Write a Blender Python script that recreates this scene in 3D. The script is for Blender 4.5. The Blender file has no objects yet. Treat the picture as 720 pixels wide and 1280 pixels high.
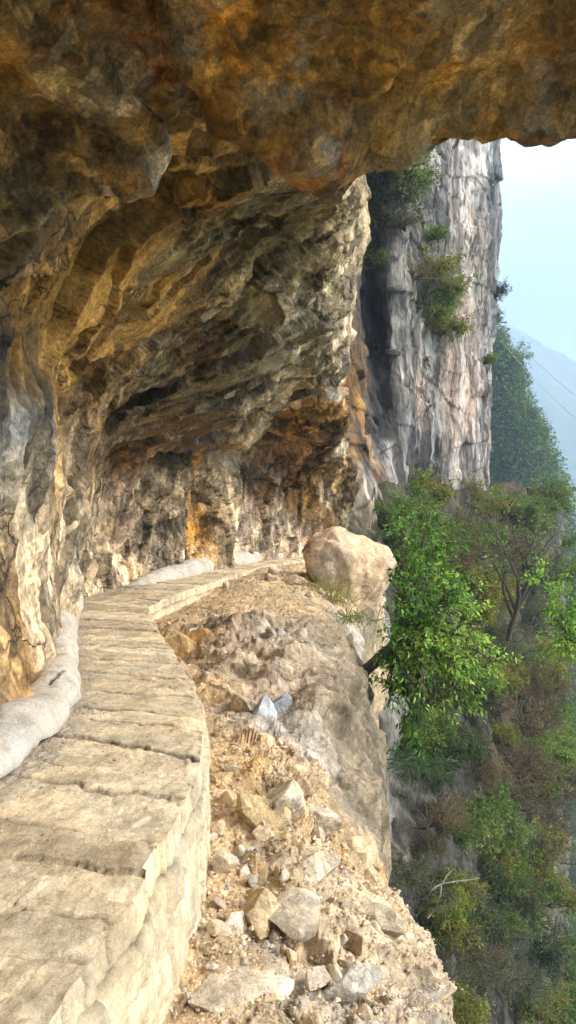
import bpy, math, time
import numpy as np
T0 = time.time()
rng = np.random.default_rng(7)
sc = bpy.context.scene
COL = sc.collection
R = math.radians
EYE = 1.6

def P(px, py, d):
    """pixel of the 720x1280 view + distance in metres ahead -> world point"""
    return np.array([(px - 360) / 1000.0 * d, d, EYE - (py - 640) / 1000.0 * d])

# ------------------------------------------------------------------ noise
def _hash(ix, iy, iz, seed):
    h = (ix.astype(np.uint32) * np.uint32(374761393) + iy.astype(np.uint32) * np.uint32(668265263)
         + iz.astype(np.uint32) * np.uint32(2147483647 - 101) + np.uint32((seed * 2654435761) & 0xffffffff))
    h = (h ^ (h >> np.uint32(13))) * np.uint32(1274126177)
    h = (h ^ (h >> np.uint32(15))) * np.uint32(2246822519)
    return h ^ (h >> np.uint32(16))

def vnoise(p, scale, seed=0):
    q = p / scale
    i = np.floor(q).astype(np.int64); f = q - i
    u = f * f * f * (f * (f * 6 - 15) + 10)
    out = 0
    for dx in (0, 1):
        wx = u[:, 0] if dx else 1 - u[:, 0]
        for dy in (0, 1):
            wy = u[:, 1] if dy else 1 - u[:, 1]
            for dz in (0, 1):
                wz = u[:, 2] if dz else 1 - u[:, 2]
                h = _hash(i[:, 0] + dx, i[:, 1] + dy, i[:, 2] + dz, seed)
                g = ((h & np.uint32(1023)) / 511.5 - 1) * (f[:, 0] - dx) + (((h >> np.uint32(10)) & np.uint32(1023)) / 511.5 - 1) * (f[:, 1] - dy) \
                    + (((h >> np.uint32(20)) & np.uint32(1023)) / 511.5 - 1) * (f[:, 2] - dz)
                out = out + wx * wy * wz * g
    return out * 1.6

def fbm(p, scale, octaves=4, seed=0, gain=.5):
    o = 0; a = 1
    for k in range(octaves):
        o = o + a * vnoise(p, scale / (2 ** k), seed + k * 17); a *= gain
    return o

def ridged(p, scale, octaves=3, seed=0):
    o = 0; a = 1
    for k in range(octaves):
        o = o + a * (1 - 2.2 * np.abs(vnoise(p, scale / (2 ** k), seed + k * 31))); a *= .5
    return o

def facets(p, scale, seed=0, slope=.7):
    """fractured rock: every cell is a tilted plane with its own offset"""
    q = p / scale
    i = np.floor(q).astype(np.int64)
    best = np.full(len(p), 1e9); second = np.full(len(p), 1e9); val = np.zeros(len(p)); cid = np.zeros(len(p))
    for dx in (-1, 0, 1):
        for dy in (-1, 0, 1):
            for dz in (-1, 0, 1):
                cx, cy, cz = i[:, 0] + dx, i[:, 1] + dy, i[:, 2] + dz
                h = _hash(cx, cy, cz, seed); g = _hash(cx, cy, cz, seed + 911)
                rx = (h & np.uint32(1023)) / 1023.; ry = ((h >> np.uint32(10)) & np.uint32(1023)) / 1023.; rz = ((h >> np.uint32(20)) & np.uint32(1023)) / 1023.
                ex = q[:, 0] - cx - rx; ey = q[:, 1] - cy - ry; ez = q[:, 2] - cz - rz
                dd = ex * ex + ey * ey + ez * ez
                gx = (g & np.uint32(1023)) / 511.5 - 1; gy = ((g >> np.uint32(10)) & np.uint32(1023)) / 511.5 - 1; gz = ((g >> np.uint32(20)) & np.uint32(1023)) / 511.5 - 1
                v = (gx + gy) * .5 + slope * (gx * ex + gy * ey + gz * ez) * 1.6
                m = dd < best
                second = np.where(m, best, np.minimum(second, dd))
                best = np.where(m, dd, best); val = np.where(m, v, val); cid = np.where(m, (gy + 1) / 2, cid)
    edge = np.sqrt(second) - np.sqrt(best)
    return val, edge, cid

def _rot(seed):
    r_ = np.random.default_rng(seed + 5000); q, _ = np.linalg.qr(r_.normal(size=(3, 3))); return q

def crease1(p, scale, seed):
    """continuous but sharply creased noise: linear over a lattice of tetrahedra"""
    q = (p @ _rot(seed)) / scale; i = np.floor(q).astype(np.int64); f = q - i
    o = np.argsort(-f, axis=1); fs = np.take_along_axis(f, o, 1); n = len(p); ar = np.arange(n)
    def h(c): return (_hash(c[:, 0], c[:, 1], c[:, 2], seed) & np.uint32(4095)) / 2047.5 - 1
    c = i.copy(); v = h(c) * (1 - fs[:, 0])
    for k in range(3):
        c = c.copy(); c[ar, o[:, k]] += 1
        nxt = fs[:, k + 1] if k < 2 else 0
        v = v + h(c) * (fs[:, k] - nxt)
    return v

def crease(p, scale, seed=0):
    a, b, c = crease1(p, scale, seed), crease1(p, scale * 1.13, seed + 1), crease1(p, scale * .9, seed + 2)
    return np.maximum(np.minimum(a, b + .35), c - .25) * 1.3

def sstep(a, b, x):
    t = np.clip((x - a) / (b - a), 0, 1); return t * t * (3 - 2 * t)

# ------------------------------------------------------------------ grids
def catmull(A, n):
    """A: (k, ...) -> (n, ...) interpolated"""
    k = A.shape[0]
    t = np.linspace(0, k - 1, n); i = np.minimum(t.astype(int), k - 2); f = (t - i)
    f = f.reshape((-1,) + (1,) * (A.ndim - 1))
    g = lambda j: A[np.clip(j, 0, k - 1)]
    p0, p1, p2, p3 = g(i - 1), g(i), g(i + 1), g(i + 2)
    p0 = np.where((i == 0).reshape(f.shape), 2 * p1 - p2, p0); p3 = np.where((i == k - 2).reshape(f.shape), 2 * p2 - p1, p3)
    ln = lambda v: np.linalg.norm(v, axis=-1, keepdims=True) + 1e-9
    m1 = (p2 - p0) * .5; m2 = (p3 - p1) * .5
    m1 = m1 * np.minimum(1, .9 * np.minimum(ln(p2 - p1), ln(p1 - p0)) / ln(m1)); m2 = m2 * np.minimum(1, .9 * np.minimum(ln(p2 - p1), ln(p3 - p2)) / ln(m2))
    f2, f3 = f * f, f * f * f
    return (2 * f3 - 3 * f2 + 1) * p1 + (f3 - 2 * f2 + f) * m1 + (-2 * f3 + 3 * f2) * p2 + (f3 - f2) * m2

def seg_interp(A, counts):
    """like catmull with a number of steps per segment"""
    k = A.shape[0]; ts = []
    for s, c in enumerate(counts): ts.append(s + np.arange(c) / c)
    ts = np.concatenate(ts + [[k - 1]])
    full = catmull(A, (k - 1) * 400 + 1)
    return full[np.round(ts * 400).astype(int)]

def grid_normals(G, face=None):
    du = np.gradient(G, axis=0); dv = np.gradient(G, axis=1)
    n = np.cross(du, dv); l = np.linalg.norm(n, axis=2, keepdims=True); n = n / np.maximum(l, 1e-9)
    return n

def make_mesh(name, verts, faces, mat, parent=None, smooth=True, col=None):
    """faces: (n,4) or (n,3) int array"""
    me = bpy.data.meshes.new(name)
    verts = np.asarray(verts, dtype=np.float32); faces = np.asarray(faces, dtype=np.int32)
    nf, k = faces.shape
    me.vertices.add(len(verts)); me.vertices.foreach_set('co', verts.ravel())
    me.loops.add(nf * k); me.loops.foreach_set('vertex_index', faces.ravel())
    me.polygons.add(nf); me.polygons.foreach_set('loop_start', np.arange(0, nf * k, k, dtype=np.int32))
    me.polygons.foreach_set('loop_total', np.full(nf, k, dtype=np.int32))
    me.polygons.foreach_set('use_smooth', np.full(nf, smooth, dtype=bool))
    me.update(calc_edges=True)
    if col is not None:
        a = me.color_attributes.new('Col', 'FLOAT_COLOR', 'POINT')
        c = np.ones((len(verts), 4), dtype=np.float32); col = np.asarray(col); c[:, :col.shape[1]] = col
        a.data.foreach_set('color', c.ravel())
    if mat: me.materials.append(mat)
    o = bpy.data.objects.new(name, me); COL.objects.link(o)
    if parent: o.parent = parent
    return o

def grid_faces(n, m):
    idx = np.arange(n * m).reshape(n, m)
    return np.stack([idx[:-1, :-1], idx[1:, :-1], idx[1:, 1:], idx[:-1, 1:]], -1).reshape(-1, 4)

def tag(o, label=None, cat=None, group=None, kind=None):
    if label: o['label'] = label
    if cat: o['category'] = cat
    if group: o['group'] = group
    if kind: o['kind'] = kind
    return o

def empty(name, loc, label, cat, group=None):
    o = bpy.data.objects.new(name, None); COL.objects.link(o); o.location = loc; o.empty_display_size = .2
    return tag(o, label, cat, group)

def proj(V):
    return np.stack([360 + V[:, 0] / np.maximum(V[:, 1], .01) * 1000, 640 + (EYE - V[:, 2]) / np.maximum(V[:, 1], .01) * 1000], 1)

def seed_colors(V, seeds, warp_scale, warp_amp, power=3.0):
    """stains, rock kinds and some painted shade as 3D seeds on the surface; seeds: (px, py, radius_px, colour)"""
    pr = proj(V); front = V[:, 1] > .5
    W = V + warp_amp * np.stack([fbm(V, warp_scale, 4, 50), fbm(V, warp_scale, 4, 60), fbm(V, warp_scale, 4, 70)], 1)
    acc = np.zeros((len(V), 3)); ws = np.zeros(len(V))
    for px, py, r, c in seeds:
        dd = (pr[:, 0] - px) ** 2 + (pr[:, 1] - py) ** 2; dd[~front] = 1e12
        s = V[np.argmin(dd)]; rad = r * s[1] / 1000.
        w = 1.0 / ((np.linalg.norm(W - s, axis=1) / rad) ** power + .02)
        acc += w[:, None] * np.array(c); ws += w
    return acc / ws[:, None]

BODIES = {}
def rock_body(name, ctrl, nu, nv, disp, colour, mat, flip=False, kind='structure', label=None, cat=None, parent=None):
    A = np.array(ctrl, float)                      # (rows, cols, 3)
    G = seg_interp(A, nu) if isinstance(nu, (list, tuple)) else catmull(A, nu)
    G = np.swapaxes(G, 0, 1)
    G = seg_interp(G, nv) if isinstance(nv, (list, tuple)) else catmull(G, nv)
    G = np.swapaxes(G, 0, 1)
    N = grid_normals(G)
    if flip: N = -N
    # smooth normals so displacement stays coherent
    for _ in range(6):
        Np = np.pad(N, ((1, 1), (1, 1), (0, 0)), mode='edge')
        N = (Np[1:-1, 1:-1] * 2 + Np[:-2, 1:-1] + Np[2:, 1:-1] + Np[1:-1, :-2] + Np[1:-1, 2:]) / 6
    N /= np.maximum(np.linalg.norm(N, axis=2, keepdims=True), 1e-9)
    n, m = G.shape[:2]
    V = G.reshape(-1, 3); NN = N.reshape(-1, 3)
    D, extra = disp(V, NN)
    V2 = V + NN * D[:, None]
    C = colour(V, V2, NN, extra)
    f = grid_faces(n, m)
    if flip: f = f[:, ::-1]
    o = make_mesh(name, V2, f, mat, parent, True, np.clip(C, .004, 1.0))
    tag(o, label, cat, None, kind)
    BODIES[name] = (V2, NN)
    print(name, len(V2), round(time.time() - T0, 1))
    return o

def surf(name, px, py):
    """point and normal of a built rock face seen at that pixel (nearest one)"""
    V, N = BODIES[name]
    pr = proj(V); dd = (pr[:, 0] - px) ** 2 + (pr[:, 1] - py) ** 2; dd[V[:, 1] < .5] = 1e12
    c = np.argsort(dd)[:6]
    k = c[np.argmin(V[c, 1])]
    return V[k].copy(), N[k].copy()

# ------------------------------------------------------------------ materials
def new_mat(name):
    m = bpy.data.materials.new(name); m.use_nodes = True
    nt = m.node_tree; b = nt.nodes['Principled BSDF']; b.inputs['Specular IOR Level'].default_value = .25
    return m, nt, b

def nd(nt, t, **kw):
    n = nt.nodes.new(t)
    for k, v in kw.items():
        if k in n.inputs.keys(): n.inputs[k].default_value = v
        else: setattr(n, k, v)
    return n

def mixc(nt, fac, a, b, blend='MIX'):
    n = nt.nodes.new('ShaderNodeMix'); n.data_type = 'RGBA'; n.blend_type = blend
    for s, v in ((n.inputs[0], fac), (n.inputs[6], a), (n.inputs[7], b)):
        if hasattr(v, 'is_output'): nt.links.new(v, s)
        elif isinstance(v, (int, float)): s.default_value = v
        else: s.default_value = (*v, 1) if len(v) == 3 else v
    return n.outputs[2]

def ramp(nt, src, stops):
    r = nt.nodes.new('ShaderNodeValToRGB'); nt.links.new(src, r.inputs[0])
    el = r.color_ramp.elements
    while len(el) < len(stops): el.new(.5)
    for e, (p, c) in zip(el, stops): e.position = p; e.color = (c, c, c, 1) if isinstance(c, (int, float)) else (*c, 1)
    return r.outputs[0]

def rock_mat(name, s=1.0, stretch=(1, 1, 1), bump=.6, rough=.85, dark=(.05, .045, .04), light=None, lichen=None, streak=0., contrast=1., crack=.75, flake=.5, flake_scale=2.6, flake_stretch=(1, 1, .55), flake_bump=.5):
    """s: size in metres of the mid-scale grain"""
    m, nt, b = new_mat(name)
    tc = nd(nt, 'ShaderNodeTexCoord'); mp = nd(nt, 'ShaderNodeMapping'); nt.links.new(tc.outputs['Object'], mp.inputs[0])
    mp.inputs['Scale'].default_value = tuple(x / s for x in stretch)
    co = mp.outputs[0]
    def noise(scale, detail=6, rough_=.62, dist=0.):
        n = nd(nt, 'ShaderNodeTexNoise'); n.inputs['Scale'].default_value = scale; n.inputs['Detail'].default_value = detail
        n.inputs['Roughness'].default_value = rough_; n.inputs['Distortion'].default_value = dist
        nt.links.new(co, n.inputs['Vector']); return n.outputs['Fac']
    at_ = nd(nt, 'ShaderNodeAttribute', attribute_name='Col'); at = at_.outputs['Color']; al = at_.outputs['Alpha']
    n1 = noise(1.0, 8, .65, .6); n2 = noise(5.0, 6, .7, .3); n3 = noise(.35, 5, .6, 1.0); n4 = noise(17.0, 5, .75)
    lo, hi = 1 - .5 * contrast, 1 + .55 * contrast
    g1 = ramp(nt, n1, [(.3, lo), (.5, 1.0), (.72, hi)])
    g2 = ramp(nt, n2, [(.3, 1 - .38 * contrast), (.5, 1.0), (.7, 1 + .35 * contrast)])
    c = mixc(nt, 1., at, g1, 'MULTIPLY'); c = mixc(nt, 1., c, g2, 'MULTIPLY')
    c = mixc(nt, 1., c, ramp(nt, n4, [(.32, 1 - .45 * contrast), (.5, 1.0), (.66, 1 + .4 * contrast)]), 'MULTIPLY')
    # warm/cool drift of the mineral
    c = mixc(nt, ramp(nt, n3, [(.4, 0.), (.62, .45)]), c, mixc(nt, 1., c, (1.12, .98, .80), 'MULTIPLY'))
    fh = None
    for fs, fa in ((flake_scale, 1.), (flake_scale * 2.9, .6)):
        fm = nd(nt, 'ShaderNodeMapping'); fm.inputs['Scale'].default_value = flake_stretch; fm.inputs['Rotation'].default_value = (.25, .35, .3)
        fw = nt.nodes.new('ShaderNodeVectorMath'); fw.operation = 'MULTIPLY_ADD'; fn = nd(nt, 'ShaderNodeTexNoise'); fn.inputs['Scale'].default_value = fs * .8; fn.inputs['Detail'].default_value = 3
        nt.links.new(co, fn.inputs['Vector']); nt.links.new(fn.outputs['Color'], fw.inputs[0]); fw.inputs[1].default_value = (.9 / fs,) * 3; nt.links.new(co, fw.inputs[2])
        nt.links.new(fw.outputs[0], fm.inputs[0])
        fv = nd(nt, 'ShaderNodeTexVoronoi', feature='F1'); fv.inputs['Scale'].default_value = fs; nt.links.new(fm.outputs[0], fv.inputs['Vector'])
        sb = nt.nodes.new('ShaderNodeVectorMath'); sb.operation = 'SUBTRACT'; nt.links.new(fm.outputs[0], sb.inputs[0]); nt.links.new(fv.outputs['Position'], sb.inputs[1])
        sc_ = nt.nodes.new('ShaderNodeVectorMath'); sc_.operation = 'SUBTRACT'; nt.links.new(fv.outputs['Color'], sc_.inputs[0]); sc_.inputs[1].default_value = (.5, .5, .5)
        dt = nt.nodes.new('ShaderNodeVectorMath'); dt.operation = 'DOT_PRODUCT'; nt.links.new(sb.outputs[0], dt.inputs[0]); nt.links.new(sc_.outputs[0], dt.inputs[1])
        sx = nt.nodes.new('ShaderNodeSeparateXYZ'); nt.links.new(fv.outputs['Color'], sx.inputs[0])
        hm = nt.nodes.new('ShaderNodeMath'); hm.operation = 'MULTIPLY_ADD'; nt.links.new(dt.outputs['Value'], hm.inputs[0]); hm.inputs[1].default_value = 2.4 * fa; 
        h2 = nt.nodes.new('ShaderNodeMath'); h2.operation = 'MULTIPLY'; nt.links.new(sx.outputs[0], h2.inputs[0]); h2.inputs[1].default_value = .35 * fa / fs * 2; nt.links.new(h2.outputs[0], hm.inputs[2])
        if fh is None: fh = hm.outputs[0]
        else:
            a_ = nt.nodes.new('ShaderNodeMath'); a_.operation = 'ADD'; nt.links.new(fh, a_.inputs[0]); nt.links.new(hm.outputs[0], a_.inputs[1]); fh = a_.outputs[0]
        c = mixc(nt, al, c, ramp(nt, sx.outputs[1], [(.05, 1 - .5 * flake * fa), (.6, 1.0), (.98, 1 + .7 * flake * fa)]), 'MULTIPLY')
    # thin dark joints
    vo = nd(nt, 'ShaderNodeTexVoronoi', feature='DISTANCE_TO_EDGE'); vo.inputs['Scale'].default_value = 1.6
    wv = nt.nodes.new('ShaderNodeVectorMath'); wv.operation = 'ADD'
    nn = nd(nt, 'ShaderNodeTexNoise'); nn.inputs['Scale'].default_value = 1.7; nn.inputs['Detail'].default_value = 5; nt.links.new(co, nn.inputs['Vector'])
    nt.links.new(co, wv.inputs[0]); nt.links.new(nn.outputs['Color'], wv.inputs[1]); nt.links.new(wv.outputs[0], vo.inputs['Vector'])
    joint = ramp(nt, vo.outputs['Distance'], [(.0, 1.), (.035, .0)])
    gate = ramp(nt, noise(.8, 3), [(.48, 0.), (.58, crack)])
    jm = nt.nodes.new('ShaderNodeMath'); jm.operation = 'MULTIPLY'; nt.links.new(joint, jm.inputs[0]); nt.links.new(gate, jm.inputs[1])
    c = mixc(nt, jm.outputs[0], c, dark)
    if light:
        c = mixc(nt, ramp(nt, noise(2.3, 7, .7, 1.2), [(.56, 0.), (.68, .75)]), c, light)
    if lichen:
        c = mixc(nt, ramp(nt, noise(1.4, 7, .7, .5), [(.56, 0.), (.66, .7)]), c, lichen)
    if streak > 0:
        mp2 = nd(nt, 'ShaderNodeMapping'); nt.links.new(tc.outputs['Object'], mp2.inputs[0]); mp2.inputs['Scale'].default_value = (1.8 / s, 1.8 / s, .07 / s)
        sn = nd(nt, 'ShaderNodeTexNoise'); sn.inputs['Scale'].default_value = 1; sn.inputs['Detail'].default_value = 5; nt.links.new(mp2.outputs[0], sn.inputs['Vector'])
        c = mixc(nt, ramp(nt, sn.outputs['Fac'], [(.52, 0.), (.62, streak)]), c, (.055, .055, .06))
        c = mixc(nt, ramp(nt, sn.outputs['Fac'], [(.34, streak * .8), (.42, 0.)]), c, (.52, .50, .48))
    nt.links.new(c, b.inputs['Base Color'])
    b.inputs['Roughness'].default_value = rough
    # relief below the mesh resolution
    ad = nt.nodes.new('ShaderNodeMath'); ad.operation = 'ADD'; n1h = nt.nodes.new('ShaderNodeMath'); n1h.operation = 'MULTIPLY'; nt.links.new(n1, n1h.inputs[0]); n1h.inputs[1].default_value = .45; nt.links.new(n1h.outputs[0], ad.inputs[0])
    m2 = nt.nodes.new('ShaderNodeMath'); m2.operation = 'MULTIPLY_ADD'; nt.links.new(n2, m2.inputs[0]); m2.inputs[1].default_value = .42
    nt.links.new(ad.outputs[0], m2.inputs[2]); 
    m3 = nt.nodes.new('ShaderNodeMath'); m3.operation = 'MULTIPLY_ADD'; nt.links.new(jm.outputs[0], m3.inputs[0]); m3.inputs[1].default_value = -.2; nt.links.new(m2.outputs[0], m3.inputs[2])
    m0 = nt.nodes.new('ShaderNodeMath'); m0.operation = 'MULTIPLY'; nt.links.new(n4, m0.inputs[0]); m0.inputs[1].default_value = .16; nt.links.new(m0.outputs[0], ad.inputs[1])
    bp = nd(nt, 'ShaderNodeBump'); bp.inputs['Strength'].default_value = bump; bp.inputs['Distance'].default_value = .22 * s
    fm_ = nt.nodes.new('ShaderNodeMath'); fm_.operation = 'MULTIPLY'; nt.links.new(fh, fm_.inputs[0]); nt.links.new(al, fm_.inputs[1]); m4 = nt.nodes.new('ShaderNodeMath'); m4.operation = 'MULTIPLY_ADD'; nt.links.new(fm_.outputs[0], m4.inputs[0]); m4.inputs[1].default_value = flake_bump; nt.links.new(m3.outputs[0], m4.inputs[2])
    nt.links.new(m4.outputs[0], bp.inputs['Height']); nt.links.new(bp.outputs[0], b.inputs['Normal'])
    return m

def leaf_mat(name, trans=.4, rough=.45):
    m, nt, b = new_mat(name)
    at = nd(nt, 'ShaderNodeAttribute', attribute_name='Col').outputs['Color']
    nt.links.new(at, b.inputs['Base Color']); b.inputs['Roughness'].default_value = rough
    tr = nd(nt, 'ShaderNodeBsdfTranslucent'); mx = nd(nt, 'ShaderNodeMixShader'); mx.inputs[0].default_value = trans
    nt.links.new(mixc(nt, 1., at, (1.3, 1.25, .6), 'MULTIPLY'), tr.inputs['Color'])
    nt.links.new(b.outputs[0], mx.inputs[1]); nt.links.new(tr.outputs[0], mx.inputs[2])
    nt.links.new(mx.outputs[0], nt.nodes['Material Output'].inputs['Surface'])
    return m

def plain_mat(name, col, rough=.8, bump=.3, scale=20, var=.3):
    m, nt, b = new_mat(name)
    tc = nd(nt, 'ShaderNodeTexCoord')
    n = nd(nt, 'ShaderNodeTexNoise'); n.inputs['Scale'].default_value = scale; n.inputs['Detail'].default_value = 6; nt.links.new(tc.outputs['Object'], n.inputs['Vector'])
    c = mixc(nt, 1., (*col,), ramp(nt, n.outputs['Fac'], [(.3, 1 - var), (.7, 1 + var)]), 'MULTIPLY')
    nt.links.new(c, b.inputs['Base Color']); b.inputs['Roughness'].default_value = rough
    bp = nd(nt, 'ShaderNodeBump'); bp.inputs['Strength'].default_value = bump; bp.inputs['Distance'].default_value = .02
    nt.links.new(n.outputs['Fac'], bp.inputs['Height']); nt.links.new(bp.outputs[0], b.inputs['Normal'])
    return m

M_cave = rock_mat('cave_limestone', s=.9, bump=.9, contrast=.95, flake=1.0, flake_scale=3.2, flake_bump=1.1)
M_near = rock_mat('ochre_ceiling_rock', s=.26, bump=1.0, contrast=1.0, rough=.7, crack=.25, dark=(.03,.02,.012), flake=.6, flake_scale=2.2, flake_bump=.35, flake_stretch=(1,1,1))
M_ledge = rock_mat('broken_ledge_rock', s=.35, bump=.85, contrast=.5, flake=.4, flake_scale=2.2, flake_bump=.9, flake_stretch=(1,1,.8), dark=(.12, .09, .06), crack=.4)
M_cliff = rock_mat('streaked_cliff_rock', s=2.6, stretch=(1, 1, .4), bump=.9, contrast=.8, streak=.16, flake=.6, flake_scale=3.5, flake_bump=.6, flake_stretch=(1,1,.5))
M_low = rock_mat('damp_cliff_rock', s=1.8, stretch=(1, 1, .5), bump=.9, contrast=.9)
M_stone = rock_mat('loose_stone', s=.15, bump=.5, contrast=.5, crack=.3, flake=.2, flake_bump=.3)
M_leaf = leaf_mat('leaf'); M_leaf_far = leaf_mat('far_leaf', .3, .8); M_twig = plain_mat('bark', (.09, .07, .055), scale=30)
M_deadwood = plain_mat('pale_dead_wood', (.42, .38, .32), scale=30)

# ------------------------------------------------------------------ rock colours (albedo)
OCH = (.36, .205, .05); OCH2 = (.22, .12, .03); BRN = (.13, .075, .035); RED = (.12, .045, .02); OLV = (.18, .142, .075)
GRY = (.24, .215, .17); BEI = (.36, .30, .215); CRM = (.50, .42, .31); DRK = (.055, .05, .045); BLK = (.03, .03, .034)
SLT = (.16, .17, .175); PNK = (.40, .32, .26); WHT = (.58, .55, .50); ORG = (.42, .22, .04)

# ------------------------------------------------------------------ cavern: wall, back wall and overhang as one swept section
def W(x, y, z): return np.array([x, y, z], float)
cav = [  # columns: sections; each = below ground, base, mid wall, wall top, ceiling, ceiling, lip, outside, outside high
 [W(-2.3,-8,-1.5), W(-2.3,-8,0), W(-2.5,-8,1.6), W(-2.3,-8,3.0), W(-1.4,-8,4.0), W(0,-8,4.5), W(1.8,-8,4.8), W(2.2,-8,7), W(2.4,-8,26)],
 [W(-2.2,2.6,-1.5), W(-2.2,2.6,0), W(-2.4,2.6,1.5), W(-2.4,2.7,2.8), W(-1.7,3,3.9), W(-.4,3.6,4.5), W(1.3,4.2,4.9), W(1.9,4.6,6.5), W(2.2,4.6,26)],
 [P(-20,1200,5.6), P(-20,925,5.7), P(-12,760,6.0), P(5,560,6.3), P(60,400,6.4), P(190,240,7.0), P(540,90,7.2), P(600,-250,7.2), P(600,-3000,7.2)],
 [P(50,1000,9.0), P(58,840,8.7), P(45,700,9.0), P(60,520,8.9), P(125,410,8.3), P(240,270,8.3), P(500,130,8.7), P(540,-150,8.9), P(550,-2200,8.9)],
 [P(70,900,12.4), P(73,758,12.3), P(88,650,12.2), P(118,535,11.6), P(195,440,10.6), P(300,310,10.0), P(452,190,10.0), P(462,-60,10.4), P(470,-1900,10.4)],
 [P(80,850,13.8), P(88,745,14.1), P(98,660,14.3), P(128,572,14.2), P(215,492,12.6), P(335,370,11.6), P(444,262,11.6), P(446,60,12.2), P(450,-1500,12.2)],
 [P(150,850,15.6), P(150,735,15.8), P(152,650,16.0), P(175,572,15.8), P(262,505,14.0), P(360,420,13.2), P(435,345,13.2), P(436,150,14), P(440,-1200,14)],
 [P(215,800,17), P(215,722,17.2), P(222,650,17.3), P(238,570,17.2), P(305,505,15.8), P(372,450,14.8), P(426,400,14.6), P(424,200,15.5), P(425,-1000,15.5)],
 [P(300,800,19.6), P(300,704,19.8), P(308,640,20), P(315,560,19.6), P(350,520,18), P(385,490,16.8), P(421,465,16.4), P(415,300,17.5), P(410,-900,17.5)],
 [P(380,800,21.5), P(380,698,21.6), P(385,650,21.6), P(390,590,21.2), P(400,560,20), P(410,530,18.8), P(424,505,18.3), P(405,380,19.5), P(390,-800,19.5)],
 [P(432,800,23.4), P(436,700,23.4), P(440,665,23.4), P(446,620,23.0), P(446,590,22.5), P(440,560,22), P(428,530,21), P(400,430,23), P(380,-700,23)],
]
def disp_cave(V, N):
    q = V.copy(); 
    S = V * np.array([1, 1, .55]); tilt = V.copy(); tilt[:, 2] = V[:, 2] - .45 * V[:, 0]
    near = np.clip(V[:, 1] / 14., .45, 1.2)
    big = fbm(V, 3.2, 3, 3)
    bd = np.array([3.1, 2.5, 3.3]); bd /= np.linalg.norm(bd); along = V @ bd
    Bd = V - .68 * along[:, None] * bd[None]; wall = sstep(3.3, 2.3, V[:, 2] + .4 * vnoise(V, 1.5, 61))
    wv = np.stack([fbm(V, .9, 2, 6), fbm(V, .9, 2, 8), fbm(V, .9, 2, 9)], 1)
    fa, ea, _ = facets(Bd + .2 * wv, 1.15, 11, .9); fb, eb, _ = facets(V * np.array([1, 1, .35]) + .15 * wv, 1.0, 12)
    gz = wall * sstep(15.5, 13.5, V[:, 1])       # faces seen edge-on keep softer joints
    soft = lambda f_, e_, w_: f_ * (1 - gz * (1 - sstep(0, w_, e_)))
    fa = soft(fa, ea, .1); fb = soft(fb, eb, .14); f1 = fa * (1 - wall) + fb * wall; e1 = ea * (1 - wall) + eb * wall
    fc, ec, cc_ = facets(Bd + .08 * wv, .42, 21, .9); fd, ed, cd_ = facets(V * np.array([1, 1, .4]) + .08 * wv, .36, 22)
    Ww = V * np.array([1, 1, .38])
    fa = .75 * fa + .6 * crease(Bd + .15 * wv, 1.2, 111); fb = .65 * fb + .7 * crease(Ww + .1 * wv, .95, 121); f1 = fa * (1 - wall) + fb * wall
    fc = soft(fc, ec, .14); fd = soft(fd, ed, .22)
    c2 = np.where(wall > .5, cd_, cc_); e2 = ec * (1 - wall) + ed * wall
    splin = np.clip(.38 + .75 * wall + .7 * sstep(.0, .35, vnoise(V, 2.0, 62)) + .8 * sstep(-.3, .5, V[:, 0]) * (V[:, 1] > 9) , .1, 1)
    fc = .85 * fc + .6 * crease(Bd + .06 * wv, .42, 131); fd = .8 * fd + .7 * crease(Ww + .05 * wv, .36, 141)
    f2 = (fc * (1 - wall) * (.5 + .5 * splin) + fd * wall)
    f3, e3, c3 = facets(np.where(wall[:, None] > .5, V * np.array([1, .8, .26]), tilt * np.array([1, 1, .6])) + .04 * wv, .19, 31); f3 = (.9 * soft(f3, e3, .25) + .6 * crease(np.where(wall[:, None] > .5, V * np.array([1, 1, .45]), Bd), .16, 151)) * splin * (1 - .45 * wall * (V[:, 1] < 13.5))
    fine = fbm(V, .22, 3, 41)
    flute = ridged(V * np.array([1, 1, .22]) + .2 * fbm(V, 1.5, 2, 99)[:, None], 1.5, 2, 6) * sstep(3.2, 2.0, V[:, 2])
    zz = V[:, 2]; ang = V[:, 0] / np.maximum(V[:, 1], 1) ; lx = np.interp(zz, [.4, 1.4, 2.6, 3.6], [-.096, -.094, -.082, -.055]); dl = np.abs(ang - lx) * 18 + .08 * fbm(V, .6, 3, 98)
    col_ = np.exp(-(dl / .30) ** 4) * (V[:, 1] > 15) * sstep(3.9, 3.3, zz)
    D = .12 * flute + .32 * col_ + .22 * big + .19 * f1 + .10 * f2 * near + .04 * f3 * near + .025 * fine
    return D, (e1, e2, c2, col_, c3, splin)
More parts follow.
